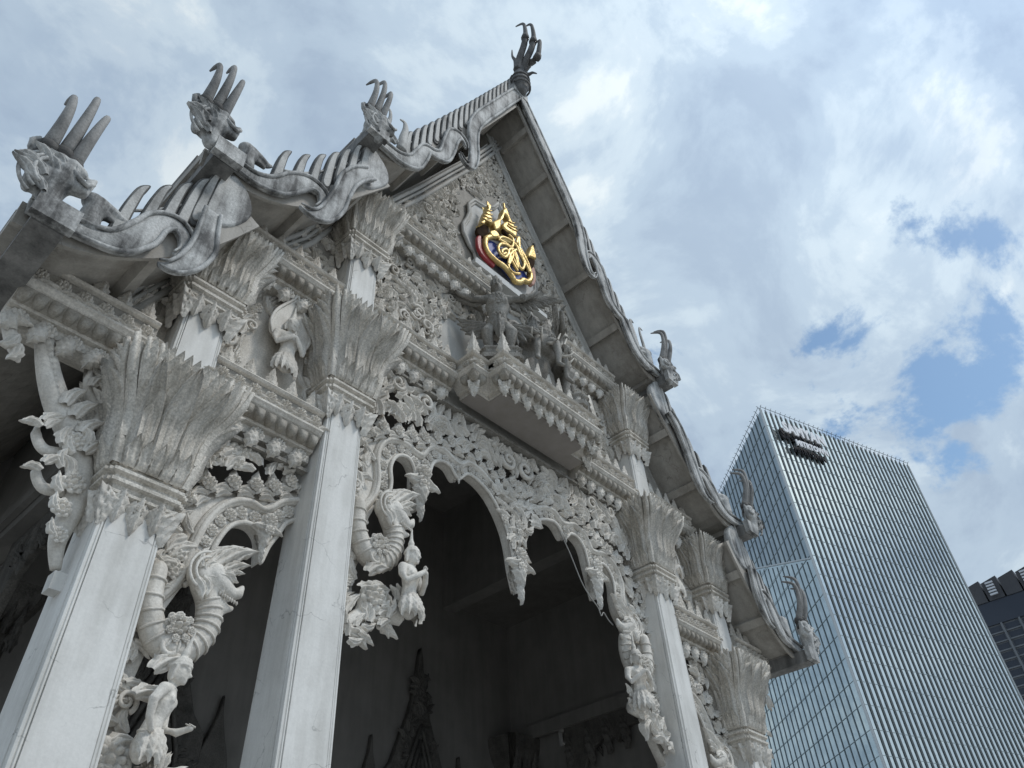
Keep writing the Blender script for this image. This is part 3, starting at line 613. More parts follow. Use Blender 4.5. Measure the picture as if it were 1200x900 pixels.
# ---------- arch screens
def arch_screen(AI, OB, PL, CB, side, yf=.41, nstep=.33, key='clean', parent=None, name='arch_screen', field_polys=(), leaf=.40):
    p = empty(name); p.parent = TEMPLE; p.location = (0, -.3, 0)
    q = (lambda P: [tuple(a) for a in P]) if side < 0 else mir
    if parent is not None: pass
    out = q(spl(AI, 4)) + q(PL)
    if side == 0: ai = spl(AI, 4); out = ai + mir(ai[::-1])[1:] + mir(PL) + [tuple(a) for a in PL[::-1]] if False else ai + mir(ai[::-1])[1:] + mir(PL) + list(reversed([tuple(a) for a in PL]))
    P_('screen_panel', plate_me('screen_panel', out, yf + .02, .16, key, .012), p)
    sides = (-1, 1) if side == 0 else (side,)
    for s in sides:
        qq = (lambda P: [tuple(a) for a in P]) if s < 0 else mir
        ai, ob = spl(qq(AI), 6), spl(qq(OB), 6)
        for P, r, nm in ((ai, .032, 'inner_rim'), (ob, .035, 'outer_rim')):
            mb = MB(); mb.add(*sweep(xz(P, yf - .015), r, 8)); P_(nm, mb.me(nm, key, True), p)
            if nm == 'outer_rim':
                mb = MB(); mb.add(*sweep(xz([(a, b) for a, b in P], yf + .01), .062, 8)); P_('rim_step', mb.me('rim_step', key, True), p)
        A = resample(xz(ai, 0), .06); O = [Vector((a, 0, b)) for a, b in ob]
        last = None; k = 0
        for a in A:
            o = min(O, key=lambda v: (v - a).length); mid = (a + o) / 2; w_ = (a - o).length
            if w_ > .5 or w_ < .12: continue
            if last is None or (mid - last).length > .145:
                obj('bead_flower', MO[key]['ro'][k % 2], p, at(mid.x, yf - .0, mid.z, k, min(.17, w_ * .62), 1, 1.2)); last = mid; k += 1
        C = resample(xz(spl(qq(CB), 6), 0), nstep)
        for i, c in enumerate(C):
            a, b = C[max(i - 1, 0)], C[min(i + 1, len(C) - 1)]; t = (b - a).normalized(); n = Vector((-t.z, 0, t.x)) * (1 if s < 0 else -1)
            ang = math.atan2(n.x, n.z) + (.25 if s < 0 else -.25) * .6; z_ = leaf * R.uniform(.92, 1.1)
            obj('border_leaf', MO[key]['cr'][0], p, at(c.x, yf - .02, c.z, ang, z_, 1, 1.5))
            for sg in (-1, 1): obj('border_leaflet', MO[key]['fl'][1], p, at(c.x + .03 * sg, yf - .03, c.z, ang + sg * .35, z_ * .8, sg, 1.2))
            obj('border_flower', MO[key]['ro'][0], p, at(c.x + n.x * z_ * .36, yf - .085, c.z + n.z * z_ * .36, i, .20, 1, 1.6))
    return p
AI = [(-3.02, 7.74), (-2.85, 7.95), (-2.80, 8.22), (-2.83, 8.5), (-2.75, 8.73), (-2.6, 8.84), (-2.45, 8.82), (-2.35, 8.65), (-2.33, 8.36), (-2.22, 8.02), (-2.13, 8.32), (-2.06, 8.66), (-1.97, 9.0), (-1.79, 9.14), (-1.59, 9.14), (-1.40, 8.98), (-1.18, 9.18), (-.94, 9.17), (-.66, 9.04), (-.44, 8.81), (-.25, 8.49), (-.15, 8.14), (-.10, 7.8), (0, 7.42)]
OB = [(-3.3, 7.5), (-3.10, 7.85), (-3.05, 8.2), (-3.10, 8.6), (-2.95, 8.95), (-2.62, 9.09), (-2.33, 9.03), (-2.2, 9.05), (-2.05, 9.29), (-1.75, 9.40), (-1.39, 9.28), (-1.15, 9.43), (-.85, 9.40), (-.5, 9.22), (-.2, 9.12), (0, 9.15)]
LEG = [(-3.12, 7.5), (-3.2, 7.2), (-3.18, 6.9), (-3.32, 6.5), (-3.25, 6.1), (-3.45, 5.7), (-3.72, 5.3)]
PLo = LEG + [(-3.72, 8.4), (-3.5, 8.75), (-3.1, 9.02), (-2.5, 9.16), (-1.9, 9.45), (-1.2, 9.55), (-.6, 9.48), (0, 9.4)]
CB = [(-3.58, 7.1), (-3.58, 7.9), (-3.42, 8.6), (-3.0, 8.98), (-2.4, 9.14), (-1.8, 9.42), (-1.2, 9.50), (-.6, 9.42), (0, 9.34)]
ctr_arch = arch_screen([(a, b) for a, b in AI], OB, [], CB, 0) if False else None
def both(P): return [tuple(a) for a in P]
half = spl(AI, 4)
outl = half + mir(half[::-1])[1:] + mir(LEG) + mir(PLo[len(LEG):]) + list(reversed(PLo[len(LEG):]))[1:] + list(reversed(LEG))
def arch_from_outline(outl, AI, OB, CB, sides, name, label=None, yf=.41, key='clean', leaf=.40):
    global plate_me
    p = empty(name); p.parent = TEMPLE; p.location = (0, -.3, 0)
    if label: p['label'] = label
    P_('screen_panel', plate_me('screen_panel', outl, yf + .02, .16, key, .012), p)
    for s in sides:
        qq = (lambda P: [tuple(a) for a in P]) if s < 0 else mir
        ai, ob = spl(qq(AI), 6), spl(qq(OB), 6)
        for P, r, nm, dy in ((ai, .032, 'inner_rim', -.015), (ob, .036, 'outer_rim', -.03), (ob, .066, 'rim_step', .015)):
            mb = MB(); mb.add(*sweep(xz(P, yf + dy), r, 8)); P_(nm, mb.me(nm, key, True), p)
        A = resample(xz(ai, 0), .05); O = [Vector((a, 0, b)) for a, b in ob]; last = None; k = 0
        for a in A:
            o = min(O, key=lambda v: (v - a).length); mid = (a + o) / 2; w_ = (a - o).length
            if w_ > .55 or w_ < .12: continue
            if last is None or (mid - last).length > .15:
                obj('bead_flower', MO[key]['ro'][k % 2], p, at(mid.x, yf, mid.z, k, min(.18, w_ * .66), 1, 1.3)); last = mid; k += 1
        C = resample(xz(spl(qq(CB), 6), 0), .30)
        for i, c in enumerate(C):
            a, b = C[max(i - 1, 0)], C[min(i + 1, len(C) - 1)]; t = (b - a).normalized(); n = Vector((-t.z, 0, t.x)) * (1 if s < 0 else -1)
            if n.z < -.2: n = -n
            ang = math.atan2(n.x, n.z) + s * -.22; z_ = leaf * R.uniform(.92, 1.1)
            obj('border_leaf', MO[key]['cr'][0], p, at(c.x, yf - .02, c.z, ang, z_, 1, 1.5))
            for sg in (-1, 1): obj('border_leaflet', MO[key]['fl'][1], p, at(c.x + .03 * sg, yf - .03, c.z, ang + sg * .35, z_ * .8, sg, 1.2))
            obj('border_flower', MO[key]['ro'][0], p, at(c.x + n.x * z_ * .38, yf - .085, c.z + n.z * z_ * .38, i, .20, 1, 1.6))
    return p
CA = arch_from_outline(outl, AI, OB, CB, (-1, 1), 'centre_arch_screen', 'wide cusped arch screen between the two tall columns')
def drop(p, x, z, s, key='clean', y=.36):                       # leaf cluster hanging from a cusp
    obj('cusp_tip', MO[key]['bu'][0], p, T(x, y + .02, z - s * .62) @ Sc(s * .34, s * .4, s * .55)); obj('cusp_flower', MO[key]['ro'][1], p, at(x, y - .07, z - s * .28, 1, s * .3, 1, 1.4))
    obj('cusp_pendant', MO[key]['bu'][0], p, T(x, y + .02, z) @ Sc(s * .70, s * .62, s * .85)); obj('cusp_pendant', MO[key]['bu'][0], p, T(x, y + .1, z) @ Rz(PI) @ Sc(s * .70, s * .62, s * .85))
    for sg in (-1, 1): obj('cusp_leaf', MO[key]['fl'][1], p, T(x + sg * .05, y - .02, z + s * .18) @ Ry(PI - sg * .25) @ Sc(s * .8 * sg, s * .8, s * .8))
    obj('cusp_flower', MO[key]['ro'][0], p, at(x, y - .06, z + s * .05, 0, s * .4, 1, 1.4))
for s in (-1, 1):
    drop(CA, s * 2.22, 8.62, .72); drop(CA, s * 1.40, 9.14, .24)
drop(CA, 0, 8.0, .72); drop(CA, 0, 8.6, .5)
field([(-.62, 9.25), (.62, 9.25), (.36, 8.75), (.15, 8.1), (-.15, 8.1), (-.36, 8.75)], .36, .22, .13, 'clean', [], 11, False, .2, 'spandrel_leaves')
field([(-3.62, 9.22), (-3.2, 9.38), (-2.1, 9.66), (-1.1, 9.86), (0, 9.9), (1.1, 9.86), (2.1, 9.66), (3.2, 9.38), (3.62, 9.22), (3.62, 10.2), (-3.62, 10.2)], .34, .27, .125, 'clean', [], 12, True, .13, 'spandrel_leaves', dep=1.4)
field([(-3.68, 5.5), (-3.3, 6.1), (-3.38, 6.6), (-3.25, 7.2), (-3.3, 7.5), (-3.25, 8.6), (-3.68, 8.3)], .38, .22, .13, 'clean', [], 13, False, .2, 'leg_relief'); field(mir([(-3.68, 5.5), (-3.3, 6.1), (-3.38, 6.6), (-3.25, 7.2), (-3.3, 7.5), (-3.25, 8.6), (-3.68, 8.3)]), .38, .22, .13, 'clean', [], 13, False, .2, 'leg_relief')
SAI = [(-5.5, 5.62), (-5.30, 5.85), (-5.27, 6.15), (-5.17, 6.45), (-5.02, 6.6), (-4.86, 6.63), (-4.74, 6.54), (-4.70, 6.40), (-4.67, 6.2), (-4.60, 6.44), (-4.50, 6.66), (-4.42, 6.84), (-4.28, 6.95)]
SOB = [(-5.75, 5.35), (-5.55, 5.7), (-5.51, 6.1), (-5.42, 6.48), (-5.22, 6.79), (-4.96, 6.92), (-4.74, 6.90), (-4.52, 7.12), (-4.28, 7.24)]
SCB = [(-5.86, 5.4), (-5.84, 6.0), (-5.68, 6.5), (-5.42, 6.82), (-5.05, 6.98), (-4.70, 7.08), (-4.36, 7.36)]
SLEG = [(-5.62, 5.3), (-5.66, 5.0), (-5.72, 4.6), (-5.68, 4.2), (-5.82, 3.8), (-6.02, 3.4)]
for s in (-1, 1):
    q = (lambda P: [tuple(a) for a in P]) if s < 0 else mir
    h = spl(SAI, 4)
    o_ = q(h + [(-4.28, 7.42), (-4.7, 7.12), (-5.1, 7.02), (-5.45, 6.85), (-5.75, 6.55), (-6.02, 6.2)] + list(reversed(SLEG)))
    A_ = arch_from_outline(o_, SAI, SOB, SCB, (s,), 'side_arch_screen', leaf=.36)
    drop(A_, s * 4.68, 6.72, .46)
    field(q([(-5.98, 7.05), (-5.32, 7.28), (-4.75, 7.5), (-4.4, 7.56), (-5.98, 7.56)]), .32, .25, .115, 'clean', [], 14, False, .25, 'spandrel_leaves', dep=1.3)
    field(q([(-5.98, 3.6), (-5.75, 4.0), (-5.75, 5.3), (-5.6, 5.8), (-5.65, 6.3), (-5.98, 6.2)]), .38, .22, .13, 'clean', [], 15, False, .25, 'leg_relief')
# ---------- naga heads and foliage carrying the deities on the screens
def naga_bracket(ox, oz, mx, label=None):
    def q(x, z, y=.30): return (x, y, z)
    neck = spl([q(-3.42, 7.55), q(-3.40, 7.15), q(-3.25, 6.86), q(-3.02, 6.78), q(-2.84, 6.92), q(-2.76, 7.15), q(-2.80, 7.38), q(-2.92, 7.55)], 5)
    rad = list(np.interp(np.linspace(0, 1, len(neck)), [0, .3, .6, 1], [.10, .15, .15, .13]))
    prims = [('c', neck, rad), ('e', q(-2.92, 7.66), (.20, .16, .19)), ('c', [q(-2.86, 7.66, .24), q(-2.72, 7.56, .22), q(-2.60, 7.50, .22), q(-2.52, 7.54, .22), q(-2.49, 7.62, .22)], [.15, .115, .085, .065, .035]),
             ('c', [q(-2.88, 7.52, .26), q(-2.74, 7.38, .24), q(-2.62, 7.33, .24), q(-2.56, 7.36, .24)], [.10, .07, .055, .035]), ('e', q(-2.80, 7.70, .17), (.045, .04, .045)), ('e', q(-2.93, 7.6, .2), (.12, .08, .12))]
    b = empty('naga_bracket'); b.parent = TEMPLE; b.matrix_local = T(0, -.3, 0) @ Matrix.Diagonal((mx, 1, 1, 1)) @ T(ox, 0, oz)
    key = 'nb'
    if key not in VFC: VFC[key] = sculpt_me('naga_head', prims, .02, 'clean')
    obj('naga_head', VFC[key], b)
    def L_(nm, me, x, z, ang, s, m_=1, y=.2, d=1.2): obj(nm, me, b, at(x, y, z, ang, s, m_, d))
    c = MO['clean']
    for x, z, a, s in ((-3.0, 7.70, .15, .34), (-2.92, 7.76, .35, .48), (-2.86, 7.76, .50, .60), (-2.78, 7.72, .62, .38), (-3.06, 7.66, -.15, .30), (-2.74, 7.70, .8, .26)): L_('flame', c['fl'][2], x, z, a, s)
    L_('eye', c['ro'][0], -2.80, 7.69, 0, .10, 1, .14)
    for r_ in (.17, .12):
        mb = MB(); mb.add(*sweep([(-2.95 + r_ * 1.25 * math.cos(t), .15 - .05 * (1 - r_ * 5), 7.63 + r_ * 1.3 * math.sin(t)) for t in np.linspace(1.7, 4.3, 18)], [.018] * 18, 6)); obj('cheek_scroll', mb.me('cheek_scroll', 'clean', True), b)
    for k_ in range(5): L_('flame', c['fl'][k_ % 3], -3.06 + .06 * k_, 7.52 + .03 * k_, 1.9 - .35 * k_, .26, 1, .14)
    for k_ in range(6): L_('cheek_leaf', c['fl'][k_ % 2], -3.02 + .035 * k_, 7.66 - .02 * k_, -.9 + .42 * k_, .20, 1, .155, 1.3)
    for k_ in range(8): L_('tooth', c['bu'][0], -2.76 + .03 * k_, 7.47 - .008 * k_, 0, .05, 1, .16)
    L_('mouth_curl', c['sc'][0], -2.70, 7.36, -.6, .14, 1, .2)
    for i in range(2, len(neck) - 4, 2):                        # scale bands round the neck
        a, d = Vector(neck[i]), (Vector(neck[i + 1]) - Vector(neck[i - 1])).normalized()
        n = Vector((-d.z, 0, d.x)); mb = MB(); r = rad[i] * 1.0
        mb.add(*sweep([a + n * (r * math.cos(t)) + Vector((0, -r * math.sin(t), 0)) for t in np.linspace(0, PI, 9)], .016, 5)); obj('neck_band', mb.me('neck_band', 'clean', True), b)
    L_('scroll', c['sc'][0], -3.12, 6.55, 0, .42, 1, .22); L_('rosette', c['ro'][0], -3.12, 6.98, 0, .30, 1, .18, 1.5)
    for k in range(7): L_('bead', c['ro'][1], -3.1 + .12 * math.cos(k * .9), 6.95 + .12 * math.sin(k * .9), 0, .09, 1, .13)
    L_('flame', c['fl'][0], -3.25, 6.5, .3, .42); L_('flame', c['fl'][1], -3.35, 6.25, .5, .40)
    return b
def foliage(ox, oz, mx):
    b = empty('bracket_foliage'); b.parent = TEMPLE; b.matrix_local = T(0, -.3, 0) @ Matrix.Diagonal((mx, 1, 1, 1)) @ T(ox, 0, oz)
    c = MO['clean']
    def L_(nm, me, x, z, ang, s, m_=1, y=.24, d=1.3): obj(nm, me, b, at(x, y, z, ang, s, m_, d))
    mb = MB(); P = spl([(-3.62, .30, 5.6), (-3.35, .28, 5.85), (-3.1, .28, 6.05), (-2.85, .28, 6.08), (-2.62, .28, 6.12)], 6)
    mb.add(*sweep(P, list(np.linspace(.08, .13, len(P))), 8, flat=.9)); obj('stem', mb.me('stem', 'clean', True), b)
    L_('rosette', c['ro'][0], -3.12, 6.22, .3, .42, 1, .2, 1.2); L_('scroll', c['sc'][0], -3.15, 6.02, .4, .40)
    for k_ in range(22):
        f = R.random(); x_ = -3.62 + 1.0 * f; z_ = 5.55 + .62 * f + R.uniform(-.12, .25); L_('leaflet', c['fl'][k_ % 3], x_, z_, R.uniform(-.3, 2.2), R.uniform(.2, .3), R.choice((-1, 1)), .22 - .05 * R.random())
    for x, z, a, s, m_ in ((-3.45, 5.7, .9, .42, 1), (-3.3, 5.85, 1.2, .42, -1), (-3.05, 5.95, 1.5, .45, 1), (-2.9, 6.1, 1.3, .46, -1), (-2.75, 6.1, .7, .30, 1), (-3.2, 6.2, -.1, .5, 1), (-2.95, 6.0, 2.1, .3, 1), (-3.25, 5.8, 2.0, .28, -1), (-3.5, 5.9, .2, .4, 1), (-2.72, 6.12, 1.9, .26, -1)): L_('flame', c['fl'][R.randrange(3)], x, z, a, s, m_)
    return b
for mx in (1, -1):
    naga_bracket(0, 0, mx); foliage(0, 0, mx)
    naga_bracket(-2.43, -1.90, mx); foliage(-2.72, -2.45, mx)
# ---------- deity figures
def deity_me(pose, material, voxel=.013):
    P = []
    le = pose.get('lean', 0.)
    def q(x, y, z): return (x, y - le * z, z)
    P.append(('c', [q(0, 0, -.12), q(0, 0, .02), q(0, .0, .16), q(0, -.01, .30), q(0, 0, .40)], [.16, .14, .12, .155, .135], .74))
    P.append(('c', [q(-.17, 0, .41), q(0, .0, .425), q(.17, 0, .41)], [.06, .075, .06]))
    for s in (-1, 1): P.append(('e', q(s * .065, -.085, .335), (.06, .04, .055)))
    P.append(('c', [q(0, 0, .42), q(0, -.01, .54)], [.055, .048]))
    P.append(('e', q(0, -.02, .615), (.10, .112, .125)))
    P.append(('c', [q(0, -.125, .635), q(0, -.152, .59)], [.013, .019]))        # nose
    P.append(('c', [q(-.028, -.122, .552), q(.028, -.122, .552)], [.013, .013]))  # mouth
    P.append(('e', q(0, -.108, .52), (.035, .025, .022)))
    for s in (-1, 1):
        P.append(('c', [q(s * .062, -.112, .650), q(s * .020, -.126, .645)], [.013, .014])); P.append(('e', q(s * .04, -.118, .622), (.018, .012, .009))); P.append(('c', [q(s * .106, -.01, .66), q(s * .113, .0, .58), q(s * .106, 0, .52)], [.020, .022, .016]))
    for (z, r) in ((.685, .122), (.722, .108), (.76, .085)): P.append(('e', q(0, -.018, z), (r, r * 1.05, .024)))
    P.append(('c', [q(0, 0, .74), q(0, 0, .80), q(0, 0, .84), q(0, 0, .90), q(0, 0, 1.02), q(0, 0, 1.10)], [.06, .042, .048, .028, .016, .008]))
    for s, A in (('L', pose['L']), ('R', pose['R'])): P.append(('c', [q(*a) for a in A], [.066, .055, .046, .044, .036, .032][:len(A)] if len(A) > 4 else [.064, .052, .042, .032][:len(A)]))
    return sculpt_me('body', P, voxel, material, 2, .4)
def hand(parent, mtx, material, key='hand'):
    """palm with four fingers and a thumb"""
    if key not in VFC:
        mb = MB(); mb.add(*sweep([(0, 0, 0), (0, 0, .03), (0, 0, .06)], [.018, .024, .022], 8, .5))
        for i, l in enumerate((.048, .056, .052, .040)):
            x = -.018 + .012 * i; mb.add(*sweep([(x, 0, .055), (x * 1.1, -.004, .055 + l * .55), (x * 1.05, -.012, .055 + l)], [.0065, .006, .004], 6))
        mb.add(*sweep([(-.02, 0, .02), (-.036, -.006, .045), (-.036, -.012, .068)], [.008, .007, .005], 6)); VFC[key] = mb.me('hand', material, True)
    return obj('hand', VFC[key], parent, mtx)
PRAY = dict(L=[(.20, 0, .40), (.235, -.02, .27), (.215, -.07, .17), (.12, -.17, .25), (.02, -.235, .34)], R=[(-.20, 0, .40), (-.235, -.02, .27), (-.215, -.07, .17), (-.12, -.17, .25), (-.02, -.235, .34)])
REACH = dict(lean=.20, L=[(.20, 0, .40), (.25, -.0, .27), (.23, -.06, .12), (.21, -.20, .09), (.18, -.33, .13)], R=[(-.20, .0, .40), (-.27, .03, .26), (-.24, .0, .10), (-.17, -.05, .0)])
VFC['pray'] = deity_me(PRAY, 'clean'); VFC['reach'] = deity_me(REACH, 'clean')
def deity(kind, x, y, z, rot, s, label, mx=1):
    t = empty('deity_statue', (x, y, z), label=label, cat='statue', group='crowned deities on the screens and panels'); t.rotation_euler = (0, 0, rot); t.scale = (s * mx, s, s)
    obj('body', VFC[kind], t)
    if kind == 'pray':
        hand(t, T(-.012, -.24, .33) @ Rx(-.12) @ Rz(PI / 2), 'clean'); hand(t, T(.012, -.24, .33) @ Rx(-.12) @ Rz(-PI / 2), 'clean')
    else: hand(t, T(.18, -.40, .14) @ Rx(-1.9 + .5) @ Rz(0), 'clean')
    for k in range(7):                                          # leaf skirt
        a = (k - 3) * .5
        obj('skirt_leaf', MO['clean']['bu'][0], t, Rz(a) @ T(0, -.085, .05) @ Rx(-.25) @ Sc(.30, .24, .36))
    for zz_, r in ((-.005, .135), (.475, .085)):
        mb = MB(); mb.add(*sweep([(r * math.cos(a), r * .75 * math.sin(a) - (.20 * zz_ if kind == 'reach' else 0), zz_ - .03 * math.sin(-a)) for a in np.linspace(0, 2 * PI, 20)], .014, 6)); obj('ornament_band', mb.me('ornament_band', 'clean', True), t)
    return t
deity('pray', -2.62, .08, 6.28, .35, 1.0, 'pale praying deity in a pointed crown beside the left tall column')
deity('pray', 2.70, .10, 6.28, -.35, 1.0, 'praying deity carved on the right leg of the wide arch')
deity('reach', -5.62, .04, 3.98, .95, .90, 'leaning crowned deity reaching out a hand at the leftmost column')
deity('reach', 5.62, .04, 3.98, -.95, .90, 'leaning crowned deity low on the rightmost arch leg', -1)
for s in (-1, 1):
    halo = [(0, 1.42), (-.09, 1.2), (-.22, .98), (-.33, .76), (-.34, .50), (-.24, .32), (.24, .32), (.34, .50), (.33, .76), (.22, .98), (.09, 1.2)]
    t = deity('pray', s * 4.98, .20, 9.22, 0, 1.0, 'deity under a pointed halo in the %s side bay panel' % ('left' if s < 0 else 'right')); t.scale = (1, .6, 1)
    obj('halo', plate_me('halo', spl(halo, 3, True), .06, .05, 'clean', .015), t)
    for sg in (-1, 1):
        mb = MB(); mb.add(*sweep(xz(spl([(sg * .26, .34), (sg * .33, .55), (sg * .29, .8), (sg * .17, 1.03), (sg * .06, 1.22), (0, 1.38)], 5), .04), .026, 6)); obj('halo_rim', mb.me('halo_rim', 'clean', True), t)
# ---------- roof tiers
TIER = [([(0, 22.75), (-.9, 20.85), (-1.9, 18.75), (-2.7, 17.1), (-3.4, 15.75), (-4.0, 14.85), (-4.45, 14.55), (-4.85, 14.5)], 0),
        ([(-4.35, 13.75), (-4.85, 12.95), (-5.4, 12.1), (-5.95, 11.5), (-6.5, 11.2), (-7.2, 11.12)], 1),
        ([(-6.45, 10.5), (-6.85, 9.75), (-7.3, 9.1), (-7.8, 8.65), (-8.2, 8.46), (-8.6, 8.42)], 2)]
def strip(name, pts, y0, y1, dz0, dz1, material):
    """band that follows the roof curve: from dz0 to dz1 below it"""
    mb = MB(); top = []; bot = []
    for i, p in enumerate(pts):
        a = Vector(pts[max(i - 1, 0)]); b = Vector(pts[min(i + 1, len(pts) - 1)]); t = (b - a).normalized(); n = Vector((-t.y, t.x))
        if n.y > 0: n = -n
        if i == 0 and abs(p[0]) < .01: n = Vector((0, -1.6))
        top.append((p[0] + n.x * dz0, p[1] + n.y * dz0)); bot.append((p[0] + n.x * dz1, p[1] + n.y * dz1))
    for i in range(len(pts) - 1):
        q = [top[i], top[i + 1], bot[i + 1], bot[i]]; mb.loft([[(x, y0, z) for x, z in q], [(x, y1, z) for x, z in q]])
    return mb.me(name, material)
FINME = plate_me('roof_fin',  spl([(-.13, -.12), (-.145, .3), (-.13, .65), (-.07, .90), (.10, 1.02), (.075, .80), (.085, .45), (.10, -.12)], 4, True), -.055, .11, 'finedge', .02)
FINR = plate_me('fin_face', spl([(-.10, -.05), (-.115, .3), (-.10, .62), (-.04, .87), (.07, .96), (.045, .78), (.055, .4), (.07, -.05)], 4, True), -.075, .03, 'fin', .012)
def body(name, P, W, y=-.68, parent=None, s=-1, flat=.42):
    P = [(p[0] * (1 if s < 0 else -1), p[1]) for p in P]; C = spl(P, 7); n = len(C); Wd = list(np.interp(np.linspace(0, 1, n), np.linspace(0, 1, len(W)), W))
    mb = MB(); mb.add(*sweep(xz(C, y), Wd, 10, flat=flat)); o = P_(name, mb.me(name, 'barge', True), parent)
    for sg in (-1, 1):
        E_ = []
        for i, c in enumerate(C):
            a, b = C[max(i - 1, 0)], C[min(i + 1, n - 1)]; t = Vector((b[0] - a[0], b[1] - a[1])).normalized(); E_.append((c[0] - t.y * Wd[i] * .86 * sg, y - .055, c[1] + t.x * Wd[i] * .86 * sg))
        mb = MB(); mb.add(*sweep(E_, [w_ * .16 + .008 for w_ in Wd], 6)); P_('body_rim', mb.me('body_rim', 'barge', True), parent)
def head_finial(dx, dz, s):
    """three-horned naga head; traced for the lowest tier, moved for the others"""
    if 'hf' not in VFC:
        O = [(-8.52, 8.30), (-8.66, 8.40), (-8.78, 8.62), (-8.78, 8.85), (-8.71, 8.98), (-8.72, 9.2), (-8.70, 9.38), (-8.56, 9.44), (-8.40, 9.40), (-8.33, 9.22), (-8.27, 9.20), (-8.25, 9.0), (-8.30, 8.86), (-8.40, 8.76), (-8.38, 8.55), (-8.30, 8.36)]
        prims = [('e', (-8.52, -.62, 8.80), (.19, .17, .24)), ('e', (-8.50, -.62, 9.06), (.20, .17, .22)), ('e', (-8.64, -.62, 8.74), (.09, .13, .22)),
                 ('c', [(-8.42, -.66, 8.46), (-8.44, -.64, 8.66), (-8.44, -.66, 8.85)], [.11, .14, .17]),
                 ('c', [(-8.42, -.68, 8.98), (-8.30, -.72, 8.82), (-8.20, -.72, 8.84), (-8.17, -.72, 9.0), (-8.13, -.72, 9.12)], [.15, .10, .085, .06, .03]),
                 ('c', [(-8.70, -.6, 9.1), (-8.80, -.6, 9.18), (-8.83, -.6, 9.30), (-8.78, -.6, 9.42)], [.06, .05, .04, .02]),
                 ('c', [(-8.40, -.7, 9.12), (-8.28, -.72, 9.10)], [.11, .07])]
        for k, (bx, bz) in enumerate(((-8.68, 9.22), (-8.53, 9.24), (-8.39, 9.14))): prims.append(('c', [(bx, -.62, bz - .1), (bx, -.61, bz + .12)], [.09, .08]))
        VFC['hf'] = sculpt_me('naga_head', prims, .022, 'barge', 3)
    p = empty('naga_finial'); p.parent = TEMPLE; p.matrix_local = T(0, -.3, 0) @ Matrix.Diagonal((-s, 1, 1, 1)) @ T(dx * .957 - .376, -.29, dz * .957 + .17) @ Sc(.957)
    obj('naga_head', VFC['hf'], p)
    if 'mane' not in VFC:
        mb = MB()
        for k in range(3):
            r = .37 - .07 * k; mb.add(*sweep([(-8.50 + r * .84 * math.cos(a), -.62 - .10 - .035 * k, 8.78 + r * 1.0 * math.sin(a)) for a in np.linspace(2.3, 4.3, 16)], [.022] * 16, 7))
        VFC['mane'] = mb.me('mane', 'barge', True)
        mb = MB(); mb.add(*sweep([(-8.36, -.80, 8.98), (-8.27, -.83, 8.88), (-8.19, -.82, 8.86), (-8.14, -.80, 8.96)], [.03] * 4, 6)); VFC['lip'] = mb.me('lip', 'barge', True)
    obj('mane', VFC['mane'], p); obj('lip', VFC['lip'], p)
    for i_, (x_, z_, a_, s_) in enumerate(((-8.62, 8.62, -.35, .34), (-8.56, 8.72, -.1, .36), (-8.46, 8.80, .15, .34), (-8.66, 8.85, -.6, .28), (-8.58, 8.98, -.3, .28), (-8.46, 9.0, .2, .26), (-8.36, 8.95, .6, .24), (-8.50, 8.50, .1, .3))): obj('mane_lobe', MO['barge']['fl'][i_ % 2], p, at(x_, -.77, z_, a_, s_, -1, 1.0))
    if 'hornm' not in VFC:
        VFC['hornm'] = []
        for x0, z0, z1, tx in ((-8.68, 9.32, 10.24, -.07), (-8.52, 9.36, 10.50, -.02), (-8.39, 9.28, 10.28, .05)):
            P = [(x0 + tx * (u ** 2) * 1.3, -.62 - .20 * math.sin(u * PI * .8) + 1.9 * max(0, u - .72) ** 1.7, z0 + (z1 - z0) * 1.10 * (u - .35 * max(0, u - .8))) for u in np.linspace(0, 1, 14)]
            mb = MB(); mb.add(*sweep(P, [.082 - .055 * u - .012 * (u > .97) for u in np.linspace(0, 1, 14)], 8)); h_ = mb.me('horn', 'horn', True)
            mb = MB(); mb.add(*sweep([(x0, -.62, z0 - .12), (x0, -.62, z0 - .02), (x0, -.63, z0 + .03)], [.105, .12, .10], 8)); mb.add(*sweep([(x0, -.62, z0 - .25), (x0, -.62, z0 - .12)], [.10, .105], 8)); VFC['hornm'].append((h_, mb.me('horn_collar', 'dark', True)))
    for h_, c_ in VFC['hornm']: obj('horn', h_, p); obj('horn_collar', c_, p)
    return p
def small_head(x, z, s, hooks=False):
    """crouching naga head that stands in the place of the first fin"""
    if 'sh' not in VFC:
        VFC['sh'] = sculpt_me('small_naga_head', [('c', [(0, 0, 0), (-.02, 0, .2), (0, 0, .36)], [.13, .12, .12]), ('e', (-.06, 0, .42), (.13, .11, .12)), ('c', [(0, 0, .44), (.18, 0, .43), (.30, 0, .40), (.35, 0, .45)], [.10, .07, .05, .03]), ('c', [(0, 0, .34), (.16, 0, .32), (.26, 0, .30)], [.07, .05, .03])], .022, 'barge', 3)
    p = empty('first_fin'); p.parent = TEMPLE; p.matrix_local = T(0, -.3, 0) @ Matrix.Diagonal((-s, 1, 1, 1)) @ T(x, -.64, z)
    obj('small_naga_head', VFC['sh'], p)
    if hooks:
        for dx_ in (.02, .42):
            P = spl([(dx_, 0, .25), (dx_ + .02, 0, .7), (dx_ + .06, 0, 1.1), (dx_ + .02, .0, 1.32), (dx_ - .10, .0, 1.30)], 5); mb = MB(); mb.add(*sweep(P, list(np.linspace(.13 if dx_ > .1 else .07, .02, len(P))), 7, flat=.6)); obj('hook', mb.me('hook', 'fin', True), p)
